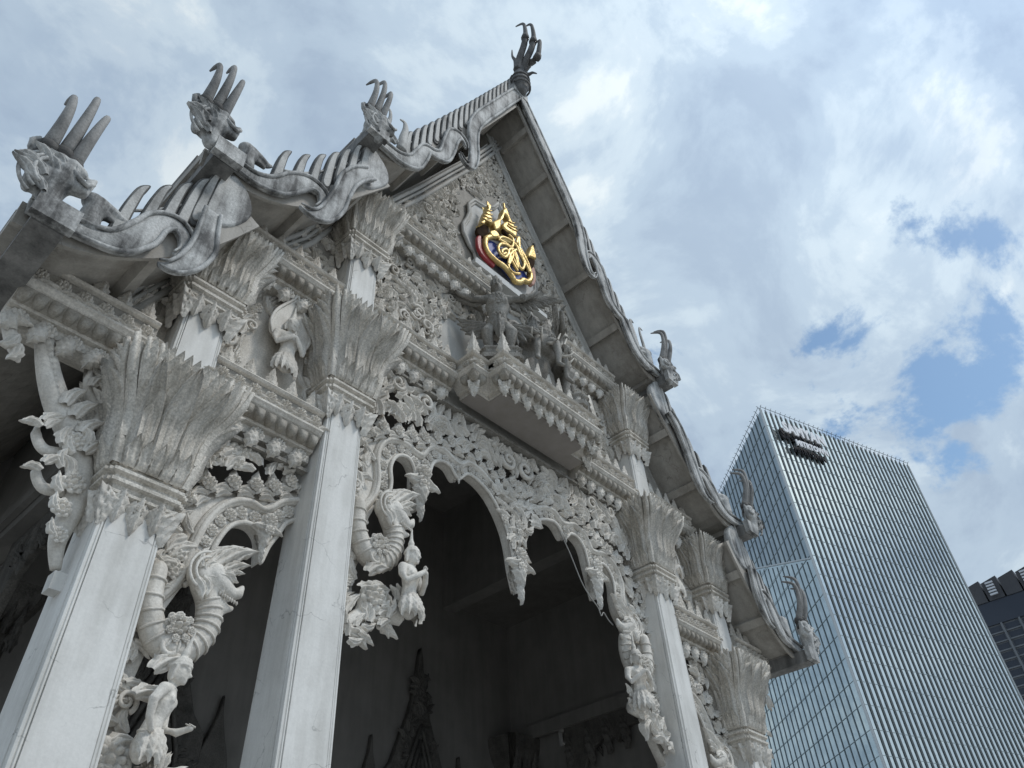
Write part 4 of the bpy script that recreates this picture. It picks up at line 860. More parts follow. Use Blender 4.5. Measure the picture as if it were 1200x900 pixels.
for s in (-1, 1):
    q = (lambda P: [tuple(a) for a in P]) if s < 0 else mir
    for pts, k in TIER:
        P = q(spl(pts, 3)); rt = empty('roof_tier'); rt.parent = TEMPLE; rt.location = (0, -.3, 0)
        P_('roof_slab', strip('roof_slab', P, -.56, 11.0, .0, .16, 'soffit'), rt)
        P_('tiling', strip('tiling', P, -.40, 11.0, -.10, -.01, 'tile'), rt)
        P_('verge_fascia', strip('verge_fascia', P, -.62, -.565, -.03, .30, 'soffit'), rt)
        # purlins under the eave
        n = {0: 6, 1: 3, 2: 3}[k]; c = resample(xz(P, 0), .05)
        for i in range(n):
            f = (i + .75) / n if k else (i + .9) / n; f = min(f, .97); a = c[int(f * (len(c) - 1))]; b = c[min(int(f * (len(c) - 1)) + 2, len(c) - 1)]; t = (b - a).normalized(); n_ = Vector((-t.z, 0, t.x)); n_ = -n_ if n_.z > 0 else n_
            mb = MB(); o_ = a + n_ * .162
            u, v = t * .09, n_ * .13
            ring = [o_ - u, o_ + u, o_ + u + v, o_ - u + v]
            mb.loft([[(r.x, -.555, r.z) for r in ring], [(r.x, 11.0 if i == n - 1 else .42, r.z) for r in ring]]); P_('purlin', mb.me('purlin', 'soffit'), rt)
    # barge boards: the wavy naga bodies
    bb = empty('barge_board'); bb.parent = TEMPLE; bb.location = (0, -.3, 0)
    body('naga_body', [(-4.85, 14.52), (-4.4, 14.52), (-3.98, 14.54), (-3.66, 14.78), (-3.48, 15.25), (-3.36, 15.6), (-3.12, 15.70), (-2.88, 15.92), (-2.74, 16.5), (-2.62, 17.05), (-2.44, 17.28), (-2.26, 17.24), (-2.2, 17.05)], [.11, .14, .17, .19, .17, .14, .14, .17, .20, .19, .15, .10, .04], parent=bb, s=s)
    body('naga_body', [(0.02, 22.75), (-.55, 21.55), (-1.1, 20.35), (-1.65, 19.15), (-1.93, 18.35), (-2.0, 17.7), (-1.98, 17.0), (-2.08, 16.45), (-2.28, 16.38), (-2.42, 16.58)], [.20, .20, .20, .20, .18, .17, .15, .12, .08, .03], parent=bb, s=s, y=-.70)
    bb = empty('barge_board'); bb.parent = TEMPLE; bb.location = (0, -.3, 0)
    body('naga_body', [(-7.16, 11.12), (-6.8, 11.12), (-6.45, 11.12), (-6.12, 11.30), (-5.88, 11.65), (-5.66, 11.88), (-5.42, 11.86), (-5.36, 11.62), (-5.46, 11.42)], [.10, .12, .13, .18, .19, .15, .12, .09, .05], parent=bb, s=s)
    body('naga_body', [(-4.62, 13.25), (-4.85, 12.98), (-5.02, 12.62), (-5.10, 12.2), (-5.18, 11.75), (-5.32, 11.36), (-5.52, 11.18), (-5.74, 11.17)], [.15, .17, .17, .16, .18, .15, .10, .04], parent=bb, s=s, y=-.72)
    bb = empty('barge_board'); bb.parent = TEMPLE; bb.location = (0, -.3, 0)
    body('naga_body', [(-8.55, 8.36), (-8.2, 8.40), (-7.92, 8.44), (-7.66, 8.56), (-7.48, 8.86), (-7.38, 9.18), (-7.2, 9.33), (-7.04, 9.22), (-7.0, 9.0), (-7.08, 8.85)], [.12, .13, .13, .17, .19, .15, .12, .11, .08, .04], parent=bb, s=s)
    body('naga_body', [(-6.86, 9.88), (-6.84, 9.55), (-6.82, 9.2), (-6.90, 8.86), (-7.05, 8.62), (-7.22, 8.55)], [.12, .14, .17, .15, .10, .04], parent=bb, s=s, y=-.72)
    for o_ in ([(-7.00, 9.92), (-6.74, 9.86), (-6.52, 10.02), (-6.34, 10.42), (-6.46, 10.80), (-6.74, 10.98), (-6.86, 10.5)], [(-4.92, 13.12), (-4.62, 12.95), (-4.34, 13.25), (-4.16, 13.6), (-4.22, 13.95), (-4.52, 14.25), (-4.74, 14.2), (-4.80, 13.6)]):
        P_('shoulder_slab', plate_me('shoulder_slab', q(spl(o_, 3, True)), -.66, .16, 'barge', .03))
        xs = [a[0] for a in o_]; zs = [a[1] for a in o_]; x_ = min(xs) * (1 if s < 0 else -1)
    for x_, z_ in ((-6.98, 10.72), (-4.72, 14.12), (-8.32, 8.02)):
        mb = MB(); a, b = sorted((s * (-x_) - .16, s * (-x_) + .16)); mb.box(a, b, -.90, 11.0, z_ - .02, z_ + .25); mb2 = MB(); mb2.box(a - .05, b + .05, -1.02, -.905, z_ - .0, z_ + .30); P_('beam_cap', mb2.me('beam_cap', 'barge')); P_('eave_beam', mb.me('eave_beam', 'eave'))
    for dx, dz in ((0, 0), (1.25, 2.73), (3.93, 6.15)): head_finial(dx, dz, s)
    small_head(-7.99, 8.55, s); small_head(-6.62, 11.28, s); small_head(-4.35, 14.72, s, True)
    # roof fins with the thin rod that threads them
    for A, B, n, h0, h1 in (([(-3.80, 15.0), (-3.4, 15.75), (-2.7, 17.15), (-1.9, 18.8), (-.9, 20.9), (-.35, 22.05)], 0, 20, .95, 1.28), ([(-6.15, 11.42), (-5.75, 11.75), (-5.3, 12.35), (-4.95, 12.95), (-4.72, 13.3)], 0, 7, 1.0, 1.12), ([(-7.72, 8.78), (-7.45, 9.05), (-7.15, 9.45), (-6.95, 9.85), (-6.85, 10.05)], 0, 6, .98, 1.15)):
        C = q(spl(A, 8)); ln = resample(xz(C, 0), .01); row = empty('fin_row'); row.parent = TEMPLE; row.location = (0, -.3, 0)
        for i in range(n):
            f = i / (n - 1); a = ln[int(f * (len(ln) - 1))]; h = h0 + (h1 - h0) * f; fw = {20: .60, 7: .66, 6: .62}[n]
            M_ = T(a.x, -.60, a.z) @ Ry(-s * .06) @ Matrix.Diagonal((-s * fw, 1, h, 1)); obj('roof_fin', FINME, row, M_); obj('fin_face', FINR, row, M_)
        mb = MB(); mb.add(*sweep([(a.x, -.60, a.z + .42 * (h0 + (h1 - h0) * i / len(ln))) for i, a in list(enumerate(ln))[::20] + [(len(ln) - 1, ln[-1])]], .022, 6)); P_('fin_rod', mb.me('fin_rod', 'fin', True), row)
# ridge cap and apex finial
mb = MB(); mb.box(-.30, .30, -.80, -.5, 22.45, 22.82); mb.box(-.20, .20, -.62, 11, 22.55, 22.95); P_('ridge_cap', mb.me('ridge_cap', 'barge'))
A = DATA['apex']; af = empty('apex_finial'); af.parent = TEMPLE; af.location = (0, -.3, 0)
P_('bulb', sculpt_me('bulb', [('e', (0, -.80, 23.15), (.30, .30, .42)), ('c', [(0, -.8, 22.7), (0, -.8, 22.95)], [.2, .24]), ('c', [(-.03, -.82, 23.4), (-.02, -.84, 23.75), (0, -.88, 24.0)], [.22, .15, .13])], .03, 'finial', 3), af)
for k, n in (('p0', 'prong'), ('p1', 'prong'), ('p2', 'prong'), ('s0', 'spur'), ('s1', 'spur')):
    P = spl(A[k], 5); c = len(P); mb = MB(); mb.add(*sweep(P, list(np.interp(np.linspace(0, 1, c), [0, .35, .5, 1], [.12, .10, .075, .02] if n == 'prong' else [.09, .06, .05, .015])), 8)); P_(n, mb.me(n, 'finial', True), af)
    if n == 'prong':
        j = int(c * .42); mb = MB(); mb.add(*sweep([Vector(P[j - 1]), Vector(P[j]), Vector(P[j + 1])], [.115, .13, .11], 8)); P_('prong_collar', mb.me('prong_collar', 'dark', True), af)
for k in range(3): mb = MB(); mb.add(*sweep([(.29 * math.cos(a), -.8 + .29 * math.sin(a), 22.85 + .22 * k) for a in np.linspace(0, 2 * PI, 20)], .03, 6)); P_('bulb_ring', mb.me('bulb_ring', 'finial', True), af)
# ---------- framed niche with the royal emblem
NI = [(0, 18.25), (-.22, 17.85), (-.55, 17.55), (-.92, 17.45), (-1.12, 17.1), (-1.10, 16.75), (-1.18, 16.45), (-1.32, 16.1), (-1.30, 15.8), (-1.12, 15.5), (-.95, 15.35), (-.92, 15.0), (.92, 15.0), (.95, 15.35), (1.12, 15.5), (1.30, 15.8), (1.32, 16.1), (1.18, 16.45), (1.10, 16.75), (1.12, 17.1), (.92, 17.45), (.55, 17.55), (.22, 17.85)]
NI = [(x * .93, 16.5 + (z - 16.5) * .95) for x, z in NI]
nf = empty('niche_frame'); nf.parent = TEMPLE; nf.location = (0, -.3, 0)
P_('niche_back', plate_me('niche_back', NI, .36, .06, 'niche', .01), nf)
for k, (r, yy, g) in enumerate(((.04, .35, 1.0), (.05, .33, 1.06))):
    Q = [(x * g, 16.5 + (z - 16.5) * (1 + (g - 1) * .85)) for x, z in NI] + [(NI[0][0], 16.5 + (NI[0][1] - 16.5) * (1 + (g - 1) * .85))]
    mb = MB(); mb.add(*sweep(xz(Q, yy), r, 6)); P_('niche_rim', mb.me('niche_rim', 'wall', True), nf)
mb = MB()
for k in range(3): mb.box(-1.05 - .07 * k, 1.05 + .07 * k, .16 - .05 * k, .36, 14.85 - .13 * k, 14.97 - .13 * k)
P_('niche_sill', mb.me('niche_sill', 'niche'), nf)
EM = empty('royal_emblem', (.0, .2, 16.3), label='gilded royal emblem with blue shield and gold crowns in the gable niche', cat='emblem')
def E_(nm, me): o = obj(nm, me, EM, T(0, -.2, -16.3)); return o
def eplate(nm, key, m_, y, th, bev=.02, cl=True): return E_(nm, plate_me(nm, spl(DATA[key], 4, True), y, th, m_, bev, res=2))
eplate('blue_field', 'em_blue', 'blue', .17, .06, .02); 
def etube(nm, P, r, y, m_='gold', k=5, close=False): mb = MB(); Q = spl(P, k, close); Q = Q + [Q[0]] if close else Q; mb.add(*sweep(xz(Q, y), r, 8, flat=.9)); return E_(nm, mb.me(nm, m_, True))
etube('gold_border', DATA['em_border'], .075, .11)
for k, r in (('em_s1', .046), ('em_s2', .042), ('em_s3', .046), ('em_s4', .038)): etube('cipher_stroke', DATA[k], r, .055)
eplate('red_sash', 'em_red', 'red', .14, .09, .03)
for z_ in np.linspace(.05, .95, 9): pass
eplate('gold_cone', 'em_cone1', 'gold', .02, .20, .06); eplate('cone_shade', 'em_cone1d', 'goldshade', .13, .10, .03)
eplate('crown', 'em_crown', 'gold', .03, .20, .05); eplate('crown_base', 'em_crownd', 'goldshade', .07, .10, .03)
eplate('gold_cone', 'em_cone2', 'gold', .02, .20, .05); eplate('cone_shade', 'em_cone2d', 'goldshade', .06, .18, .04)
eplate('gold_scroll', 'em_gold2', 'gold', .03, .12, .03); eplate('pink_cloth', 'em_cloth', 'pink', .10, .12, .03)
for x, z, w_ in ((-.80, 16.42, .17), (-.77, 16.58, .14), (-.73, 16.74, .11), (-.71, 16.9, .08)): etube('cone_ring', [(x - w_, z - .05), (x, z - .015), (x + w_, z + .08)], .018, .01, 'gold')
for x, z, w_ in ((.12, 17.02, .19), (.13, 17.14, .16), (.10, 17.26, .13)): etube('crown_ring', [(x - w_, z - .08), (x, z - .04), (x + w_, z + .06)], .020, .02, 'gold')
etube('crown_spire', [(.0, 17.5), (-.04, 17.75), (-.06, 17.95)], .03, .10); etube('cone_spire', [(-.67, 17.0), (-.67, 17.25), (-.68, 17.38)], .02, .10)
# ---------- two winged garudas and the elephant group on the balcony
def garuda_me():
    P = [('c', [(0, 0, .05), (0, 0, .35), (0, -.02, .62), (0, 0, .85)], [.20, .19, .26, .20], .8), ('c', [(-.26, 0, .86), (0, 0, .90), (.26, 0, .86)], [.10, .12, .10]), ('c', [(0, 0, .9), (0, -.02, 1.08)], [.09, .09]),
         ('e', (0, -.03, 1.16), (.13, .15, .16)), ('c', [(0, -.16, 1.16), (0, -.25, 1.11), (0, -.27, 1.05)], [.05, .035, .02]),
         ('c', [(0, 0, 1.26), (0, 0, 1.36), (0, 0, 1.42), (0, 0, 1.6)], [.13, .09, .10, .04])]
    for s in (-1, 1):
        P += [('c', [(s * .28, 0, .86), (s * .52, -.08, .80), (s * .75, -.06, .95), (s * .85, -.05, 1.05)], [.09, .075, .06, .05]), ('c', [(s * .10, 0, .05), (s * .24, -.12, -.22), (s * .20, -.02, -.58), (s * .20, -.0, -.82), (s * .24, -.16, -.86)], [.15, .13, .085, .065, .05]), ('e', (s * .09, -.17, .66), (.12, .09, .11))]
    return sculpt_me('body', P, .026, 'statue', 2)
VFC['garuda'] = garuda_me()
def garuda(x, y, z, rot, label):
    t = empty('garuda_statue', (x, y, z), label=label, cat='statue', group='winged garudas on the balcony'); t.rotation_euler = (0, 0, rot)
    obj('body', VFC['garuda'], t); c = MO['statue']
    for s in (-1, 1):
        for k in range(9):
            f = k / 8; obj('wing_feather', c['fl'][2], t, T(s * (.22 + .62 * f), .03 + .01 * k, .90 + .12 * f) @ Ry(s * (2.15 - .85 * f)) @ Sc(.34 * (1.5 - .2 * f), .5, .50 + .10 * f))
        for k in range(5):
            f = k / 4; obj('skirt_feather', c['fl'][2], t, T(s * (.08 + .10 * f), -.05, .05) @ Ry(s * (2.6 - 1.0 * f)) @ Sc(.5, .6, .62 + .12 * f))
        obj('armband', c['ro'][0], t, T(s * .52, -.16, .80) @ Sc(.16))
        for j in range(4): mb = MB(); mb.add(*sweep([(s * .85, -.05, 1.05), (s * (.87 + .02 * j), -.06 - .03 * j, 1.12 + .01 * j), (s * (.86 + .02 * j), -.09 - .03 * j, 1.16)], [.018, .016, .01], 6)); obj('finger', mb.me('finger', 'statue', True), t)
    obj('chest_ornament', c['ro'][0], t, T(0, -.22, .70) @ Sc(.34)); obj('belt_ornament', c['ro'][1], t, T(0, -.20, .18) @ Sc(.28)); obj('loin_cloth', c['cr'][0], t, T(0, -.2, .15) @ Ry(PI) @ Sc(.42, .5, .62))
    for k in range(5): a = (k - 2) * .5; obj('crown_leaf', c['cr'][1], t, Rz(a) @ T(0, -.12, 1.22) @ Sc(.14, .2, .20))
    mb = MB(); mb.loft([[(x_, y_, z_) for x_, y_ in redent(h_, 2, .1)] for z_, h_ in ((-1.15, .42), (-1.05, .42), (-1.0, .34), (-.92, .36), (-.88, .40), (-.86, .40))]); obj('pedestal', mb.me('pedestal', 'statue'), t)
    return t
garuda(-.92, -.26, 12.45, -.76, 'sooty winged garuda with outspread arms on the left of the balcony')
garuda(1.0, -.26, 12.45, .76, 'sooty winged garuda half hidden on the right of the balcony')
def elephant():
    P = [('e', (0, .0, .55), (.50, .35, .50)), ('c', [(-.25, -.15, .4), (-.28, -.2, .0), (-.28, -.2, -.25)], [.17, .14, .15]), ('c', [(.25, -.15, .4), (.28, -.2, .0), (.28, -.2, -.25)], [.17, .14, .15])]
    for a in (-.7, 0, .7):
        d = Vector((math.sin(a), -math.cos(a), 0)); h = Vector((0, 0, .95)) + d * .38
        P += [('e', tuple(h), (.24, .24, .26)), ('c', [tuple(h + d * .12), tuple(h + d * .28 + Vector((0, 0, -.15))), tuple(h + d * .33 + Vector((0, 0, -.45))), tuple(h + d * .30 + Vector((0, 0, -.70))), tuple(h + d * .42 + Vector((0, 0, -.84)))], [.14, .11, .08, .06, .045])]
        sd_ = Vector((d.y, -d.x, 0))
        for s in (-1, 1): P.append(('e', tuple(h + sd_ * .22 * s + Vector((0, 0, -.02))), (.10, .10, .2)))
    return sculpt_me('body', P, .032, 'statue', 2), P
t = empty('elephant_statue', (.12, -.18, 11.55), label='sooty three-headed elephant with tusks between the two garudas', cat='statue')
obj('body', elephant()[0], t)
for a in (-.7, 0, .7):
    for s in (-1, 1):
        d = Vector((math.sin(a), -math.cos(a), 0)); sd_ = Vector((d.y, -d.x, 0)); h = Vector((0, 0, .82)) + d * .55 + sd_ * .10 * s
        mb = MB(); mb.add(*sweep([h, h + d * .12 + Vector((0, 0, -.08)), h + d * .26 + Vector((0, 0, -.06)), h + d * .34 + Vector((0, 0, .04))], [.04, .035, .025, .01], 7)); obj('tusk', mb.me('tusk', 'carve', True), t)
    obj('headdress', MO['statue']['cr'][0], t, T(0, 0, 1.12) @ Rz(a) @ T(0, -.50, 0) @ Sc(.4, .5, .5)); obj('forehead_flower', MO['statue']['ro'][0], t, Rz(a) @ T(0, -.62, 1.02) @ Sc(.22))
r_ = empty('rider'); bpy.data.objects.remove(r_)
deity_r = empty('deity_statue', (.35, -.12, 12.75), label='sooty crowned rider seated above the three-headed elephant', cat='statue')
VFC['rider'] = VFC['pray'].copy(); VFC['rider'].name = 'body'; VFC['rider'].materials.clear(); VFC['rider'].materials.append(M['statue'])
deity_r.scale = (1.35, 1.35, 1.35); obj('body', VFC['rider'], deity_r)
for s in (-1, 1):
    obj('side_scroll', MO['statue']['sc'][0], deity_r, T(s * .40, .05, -.1) @ Sc(s * .55, .8, .55)); obj('side_flame', MO['statue']['fl'][0], deity_r, T(s * .30, .08, .1) @ Ry(s * .5) @ Sc(s * .6, .8, .7))
mb = MB(); mb.box(-1.35, 1.35, -.50, .40, 10.98, 11.22); mb.box(-1.1, 1.1, -.42, .40, 11.222, 11.38); P_('group_base', mb.me('group_base', 'statue'))
for s in (1,):                                               # big scrolls with rosettes to either side of the group
    b = empty('scroll_ornament'); b.parent = TEMPLE; b.matrix_local = T(0, -.3, 0) @ Matrix.Diagonal((s, 1, 1, 1))
    for x, z, a, sc_ in ((1.55, 12.2, .2, .62), (1.75, 12.9, -.5, .55), (1.45, 13.2, .6, .5), (1.35, 14.0, .2, .5), (1.25, 14.6, .0, .45), (1.9, 12.2, -.8, .5), (1.6, 11.5, .1, .6)):
        if s < 0 and x < 1.5 and z > 13.1: continue
        obj('scroll', MO['statue']['sc'][0], b, at(x, .18, z, a, sc_, 1, 1.4)); obj('rosette', MO['statue']['ro'][0], b, at(x + .1, .12, z + .25, a, sc_ * .6, 1, 1.4)); obj('flame', MO['statue']['fl'][1], b, at(x, .16, z, -a, sc_ * 1.3, -1, 1.2))
# ---------- bracket that props the eave beside the leftmost column (and its twin on the far side)
def eave_bracket(s):
    slabs = None; b = empty('eave_bracket'); b.parent = TEMPLE; b.matrix_local = T(0, -.3, 0) @ Matrix.Diagonal((-s, 1, 1, 1))
    P = spl([(-6.78, .3, 5.30), (-6.86, .3, 5.6), (-6.84, .3, 6.0), (-6.92, .3, 6.4), (-7.10, .3, 6.72), (-7.34, .3, 7.0), (-7.52, .3, 7.27), (-7.66, .3, 7.55), (-7.78, .3, 7.84), (-7.86, .3, 8.02)], 6)
    mb = MB(); n = len(P); mb.add(*sweep(P, list(np.interp(np.linspace(0, 1, n), [0, .2, .4, .55, .75, 1], [.05, .12, .15, .15, .12, .07])), 10, flat=.75)); obj('tail', mb.me('tail', 'clean', True), b)
    for P, r in (([(-7.84, .3, 7.98), (-7.95, .3, 8.03), (-8.08, .3, 7.92), (-8.10, .3, 7.72), (-8.0, .28, 7.5), (-7.85, .26, 7.26)], (.06, .085)), ([(-7.15, .3, 6.8), (-6.95, .28, 6.95), (-6.92, .26, 7.12), (-7.05, .26, 7.22), (-7.17, .26, 7.38), (-7.20, .26, 7.62)], (.07, .05)), ([(-7.1, .3, 6.5), (-7.28, .3, 6.45), (-7.40, .3, 6.55), (-7.44, .3, 6.72)], (.07, .045)), ([(-6.98, .3, 6.1), (-7.15, .3, 6.05), (-7.26, .3, 6.15), (-7.28, .3, 6.28)], (.07, .045))):
        Q = spl(P, 5); n = len(Q); mb = MB(); mb.add(*sweep(Q, [r[0] + (r[1] - r[0]) * i / n if i < n - 4 else (r[1]) * (n - i) / 5 for i in range(n)], 8, flat=.8)); obj('tendril', mb.me('tendril', 'clean', True), b)
    c = MO['clean']
    for x, z, a, s_, m_ in ((-7.2, 6.85, -.2, .36, 1), (-7.32, 6.95, -.3, .34, 1), (-7.08, 6.7, -.1, .34, 1), (-6.98, 6.5, .0, .34, 1), (-7.98, 7.5, 2.9, .28, 1), (-8.08, 7.8, 3.3, .25, -1), (-7.92, 7.4, 2.6, .26, 1), (-7.15, 7.3, -.2, .28, 1), (-6.98, 7.15, .4, .24, -1), (-7.02, 6.0, -1.2, .24, 1), (-6.98, 5.8, -1.2, .22, 1), (-6.92, 5.55, -1.3, .2, 1), (-7.2, 6.5, -.6, .28, 1), (-7.4, 6.6, -.1, .22, 1), (-7.1, 6.25, -.9, .26, 1), (-7.44, 6.66, .1, .26, 1), (-7.42, 6.6, -.6, .24, -1), (-7.28, 6.22, .1, .24, 1), (-7.26, 6.15, -.7, .22, -1), (-7.0, 6.2, .5, .3, -1), (-6.95, 6.6, .5, .3, -1), (-7.05, 6.45, -1.2, .26, 1)): obj('flame', c['fl'][0 if m_ > 0 else 1], b, at(x, .16, z, a, s_, m_, 1.2))
    for x, z, s_ in ((-6.95, 6.15, .26), (-6.97, 5.85, .22), (-6.9, 5.58, .18), (-7.08, 6.6, .24)): obj('rosette', c['ro'][0], b, at(x, .17, z, 0, s_, 1, 1.3))
    for k in range(14):                                         # scales on the tail
        f = k / 14; z = 7.0 + f * .92; x = -7.36 - f * .48; obj('scale', c['cr'][1], b, at(x, .21, z, -.45, .16, 1, 1))
    mb = MB(); mb.box(-6.80, -6.66, .22, .38, 5.08, 5.26); obj('stop_block', mb.me('stop_block', 'shaft'), b)
for s in (-1, 1): eave_bracket(s)
# ---------- interior of the porch
def slab(name, x0, x1, y0, y1, z0, z1, m_, **k): mb = MB(); mb.box(x0, x1, y0, y1, z0, z1); return P_(name, mb.me(name, m_), **k)
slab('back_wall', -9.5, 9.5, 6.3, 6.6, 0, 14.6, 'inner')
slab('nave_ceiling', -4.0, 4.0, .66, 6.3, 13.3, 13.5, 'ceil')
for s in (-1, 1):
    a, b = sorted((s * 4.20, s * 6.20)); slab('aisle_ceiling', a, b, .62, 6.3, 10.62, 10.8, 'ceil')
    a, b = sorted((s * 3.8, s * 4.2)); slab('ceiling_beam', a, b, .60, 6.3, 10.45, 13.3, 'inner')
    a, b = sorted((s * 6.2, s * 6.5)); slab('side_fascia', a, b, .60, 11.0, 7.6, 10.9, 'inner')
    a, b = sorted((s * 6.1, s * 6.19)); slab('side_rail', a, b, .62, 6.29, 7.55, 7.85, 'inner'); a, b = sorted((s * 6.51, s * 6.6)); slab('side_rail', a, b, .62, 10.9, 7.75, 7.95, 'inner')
    for y in (5.9,):
        cc = obj('pilaster', None, TEMPLE) if False else slab('pilaster', s * 6.05 - .28, s * 6.05 + .28, y - .1, 6.3, 0, 6.2, 'inner')
        for k_, me_ in (('bell', CAPM[(.40, .71, 1.36)][1]),):
            m2 = me_.copy(); m2.materials.clear(); m2.materials.append(M['innercarve']); m2.name = 'pilaster_capital'; c = obj('pilaster_capital', m2, TEMPLE, T(s * 6.05, y + .0, 6.2))
            for j in range(7): obj('capital_leaf', MO['innercarve']['cr'][1], c, T((j - 3) * .16, -.50, .35 + .25 * (j % 2)) @ Rx(.25) @ Sc(.3, .5, .75))
    # side arcade screens running back along the aisles
    o_ = [(-4.6, 7.6), (-4.6, 5.2), (-4.35, 5.6), (-4.2, 6.3), (-3.9, 6.9), (-3.3, 7.15), (-3.1, 6.9), (-2.9, 7.15), (-2.2, 7.25), (-1.6, 7.0), (-1.4, 6.3), (-1.2, 5.6), (-.7, 5.1), (-.7, 7.6)]
    me_ = plate_me('arcade_screen', o_, 0, .14, 'innercarve', .01)
    Q = Rz(-s * PI / 2)
    A_ = obj('arcade_screen', me_, TEMPLE, T(s * 6.32, -.3, 0) @ (Rz(-PI / 2) if s < 0 else Rz(PI / 2)) @ (Matrix.Identity(4) if s < 0 else Matrix.Diagonal((-1, 1, 1, 1))))
    rr = random.Random(4)
    for i in range(90):
        u = rr.uniform(.8, 4.5); zt = rr.uniform(5.3, 7.55)
        if 1.3 < u < 4.3 and zt < 7.0 - .0: continue
        obj('leaf', MO['innercarve']['fl'][i % 3], A_, T(-u, -.01, zt) @ Ry(rr.uniform(-3, 3)) @ Sc(.36, .4, .36))
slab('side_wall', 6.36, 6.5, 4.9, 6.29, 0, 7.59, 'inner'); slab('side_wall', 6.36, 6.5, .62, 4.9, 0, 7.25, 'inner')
# door pediments on the back wall
for x in (-3.0, 3.0):
    p = empty('door_pediment'); p.parent = TEMPLE; p.location = (0, -.3, 0)
    o_ = [(x - 1.0, 5.2), (x - 1.02, 6.2), (x - .75, 6.5), (x - .55, 7.0), (x - .34, 7.5), (x - .22, 7.9), (x - .10, 8.5), (x - .05, 8.95), (x, 9.15), (x + .05, 8.95), (x + .10, 8.5), (x + .22, 7.9), (x + .34, 7.5), (x + .55, 7.0), (x + .75, 6.5), (x + 1.02, 6.2), (x + 1.0, 5.2)]
    P_('pediment_panel', plate_me('pediment_panel', o_, 6.14, .15, 'innercarve', .02), p)
    for s in (-1, 1):
        f = x + s * 1.27; P_('flame_spike', plate_me('flame_spike', spl([(f - .30, 5.2), (f - .30, 5.8), (f - .17, 6.2), (f - .05, 6.6), (f, 6.95), (f + .05, 6.6), (f + .17, 6.2), (f + .30, 5.8), (f + .30, 5.2)], 3, True), 6.16, .13, 'innercarve', .02), p)
    rr = random.Random(9)
    for i in range(150):
        z = rr.uniform(5.0, 8.4); w_ = .95 * max(0, (9.0 - z) / 3.6) ** 1.3; xx = rr.uniform(-w_, w_)
        obj('leaf', MO['innercarve']['fl'][i % 3], p, at(x + xx, 6.12, z, rr.uniform(-1, 1) - xx, .30, rr.choice((-1, 1))))
    for k in range(3):
        for s in (-1, 1): mb = MB(); mb.add(*sweep([(x + s * (.62 - .12 * k), 6.08, 4.6), (x + s * (.55 - .12 * k), 6.08, 5.8), (x + s * (.25 - .05 * k), 6.08, 6.7 - .25 * k), (x, 6.08, 7.35 - .3 * k)], .05, 6)); P_('arch_moulding', mb.me('arch_moulding', 'innercarve', True), p)
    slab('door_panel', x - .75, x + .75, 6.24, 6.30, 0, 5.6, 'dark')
# lantern drops hanging deep in the right aisle
for i, (u, z0, ln) in enumerate(((4.5, 7.3, .7), (3.9, 7.4, .85), (3.4, 7.45, .75), (2.9, 7.4, .7))):
    o = obj('screen_drop', MO['innercarve']['bu'][0], TEMPLE, T(6.2, u - .3, z0) @ Sc(.5, .5, ln))
# ---------- cable hanging in the wide arch
mb = MB(); mb.add(*sweep(xz(spl([(1.2, 8.98)] + DATA['cable'][1:], 5), .34), .011, 6))
cb = mb.me('hanging_cable', 'cable', True); obj('hanging_cable', cb, label='thin pale cable hanging across the right half of the wide arch', category='cable') if False else tag(obj('hanging_cable', cb), 'thin pale cable hanging across the right half of the wide arch', 'cable')
# ------------------------------------------------------------ glass tower
M['glassR'] = mat('tower_glass', (.84, .86, .80), (.58, .62, .60), rough=.07, metal=1., scale=.22, streak=.3, cut=(.3, .75), bump=0, wave=.05)  # bright sky reflection of this face is put into the lighter tint
M['glassL'] = mat('tower_side_glass', (.34, .40, .42), (.22, .27, .30), rough=.10, metal=.9, scale=.3, streak=.2, cut=(.35, .65), bump=0, wave=.06)  # same glass; the dimmer side is painted by a darker tint
M['glassJ'] = mat('tower_lower_glass', (.48, .56, .58), (.32, .39, .42), rough=.09, metal=.9, scale=.3, streak=.2, cut=(.35, .65), bump=0, wave=.06)  # same glass; lighter sky reflection of the lower facet painted into the tint
M['floorl'] = mat('floor_joint', (.30, .36, .38), rough=.5, bump=0)
M['mull'] = mat('dark_mullion', (.06, .075, .08), rough=.5, bump=0)
M['alu'] = mat('aluminium_edge', (.42, .45, .46), rough=.4, metal=.2, bump=0)
M['signm'] = mat('sign_white', (.78, .78, .80), rough=.5, bump=0)
M['signd'] = mat('sign_shadow', (.02, .018, .022), rough=.6, bump=0)  # black for the letter copies that paint a shadow behind and below the sign
T0, T1, T2 = [Vector(a) for a in DATA['tower']]
T1 = T0 + (T1 - T0) * 1.7; HT = 110.0
TW = empty('glass_tower', (T0.x, T0.y, 0), label='tall glass office tower with vertical fins and rooftop sign', cat='office tower')
def TP(nm, me): return obj(nm, me, TW, T(-T0.x, -T0.y, 0))
J1, J0 = [Vector(a) for a in DATA['joint']]; jd = (T1 - T0); jd.z = 0
def onL(f, z): p = T0 + (T1 - T0) * f; return Vector((p.x, p.y, z))
fJ = (J1 - T0).dot(T1 - T0) / (T1 - T0).length_squared; slope = (J1.z - J0.z) / fJ; z0J = J0.z; z1J = z0J + slope
nL = Vector((T1.y - T0.y, -(T1.x - T0.x), 0)).normalized(); nL = nL if nL.dot(Vector((-1, 0, 0))) > 0 else -nL
nR = Vector((T2.y - T0.y, -(T2.x - T0.x), 0)).normalized(); nR = nR if nR.dot(Vector((0, -1, 0))) > 0 else -nR
Bk = T1 + (T2 - T0)
def quad(nm, P, m_): return TP(nm, mesh(nm, P, [(0, 1, 2, 3)], m_))
quad('right_glass_face', [(T0.x, T0.y, 0), (T2.x, T2.y, 0), (T2.x, T2.y, HT), (T0.x, T0.y, HT)], 'glassR')
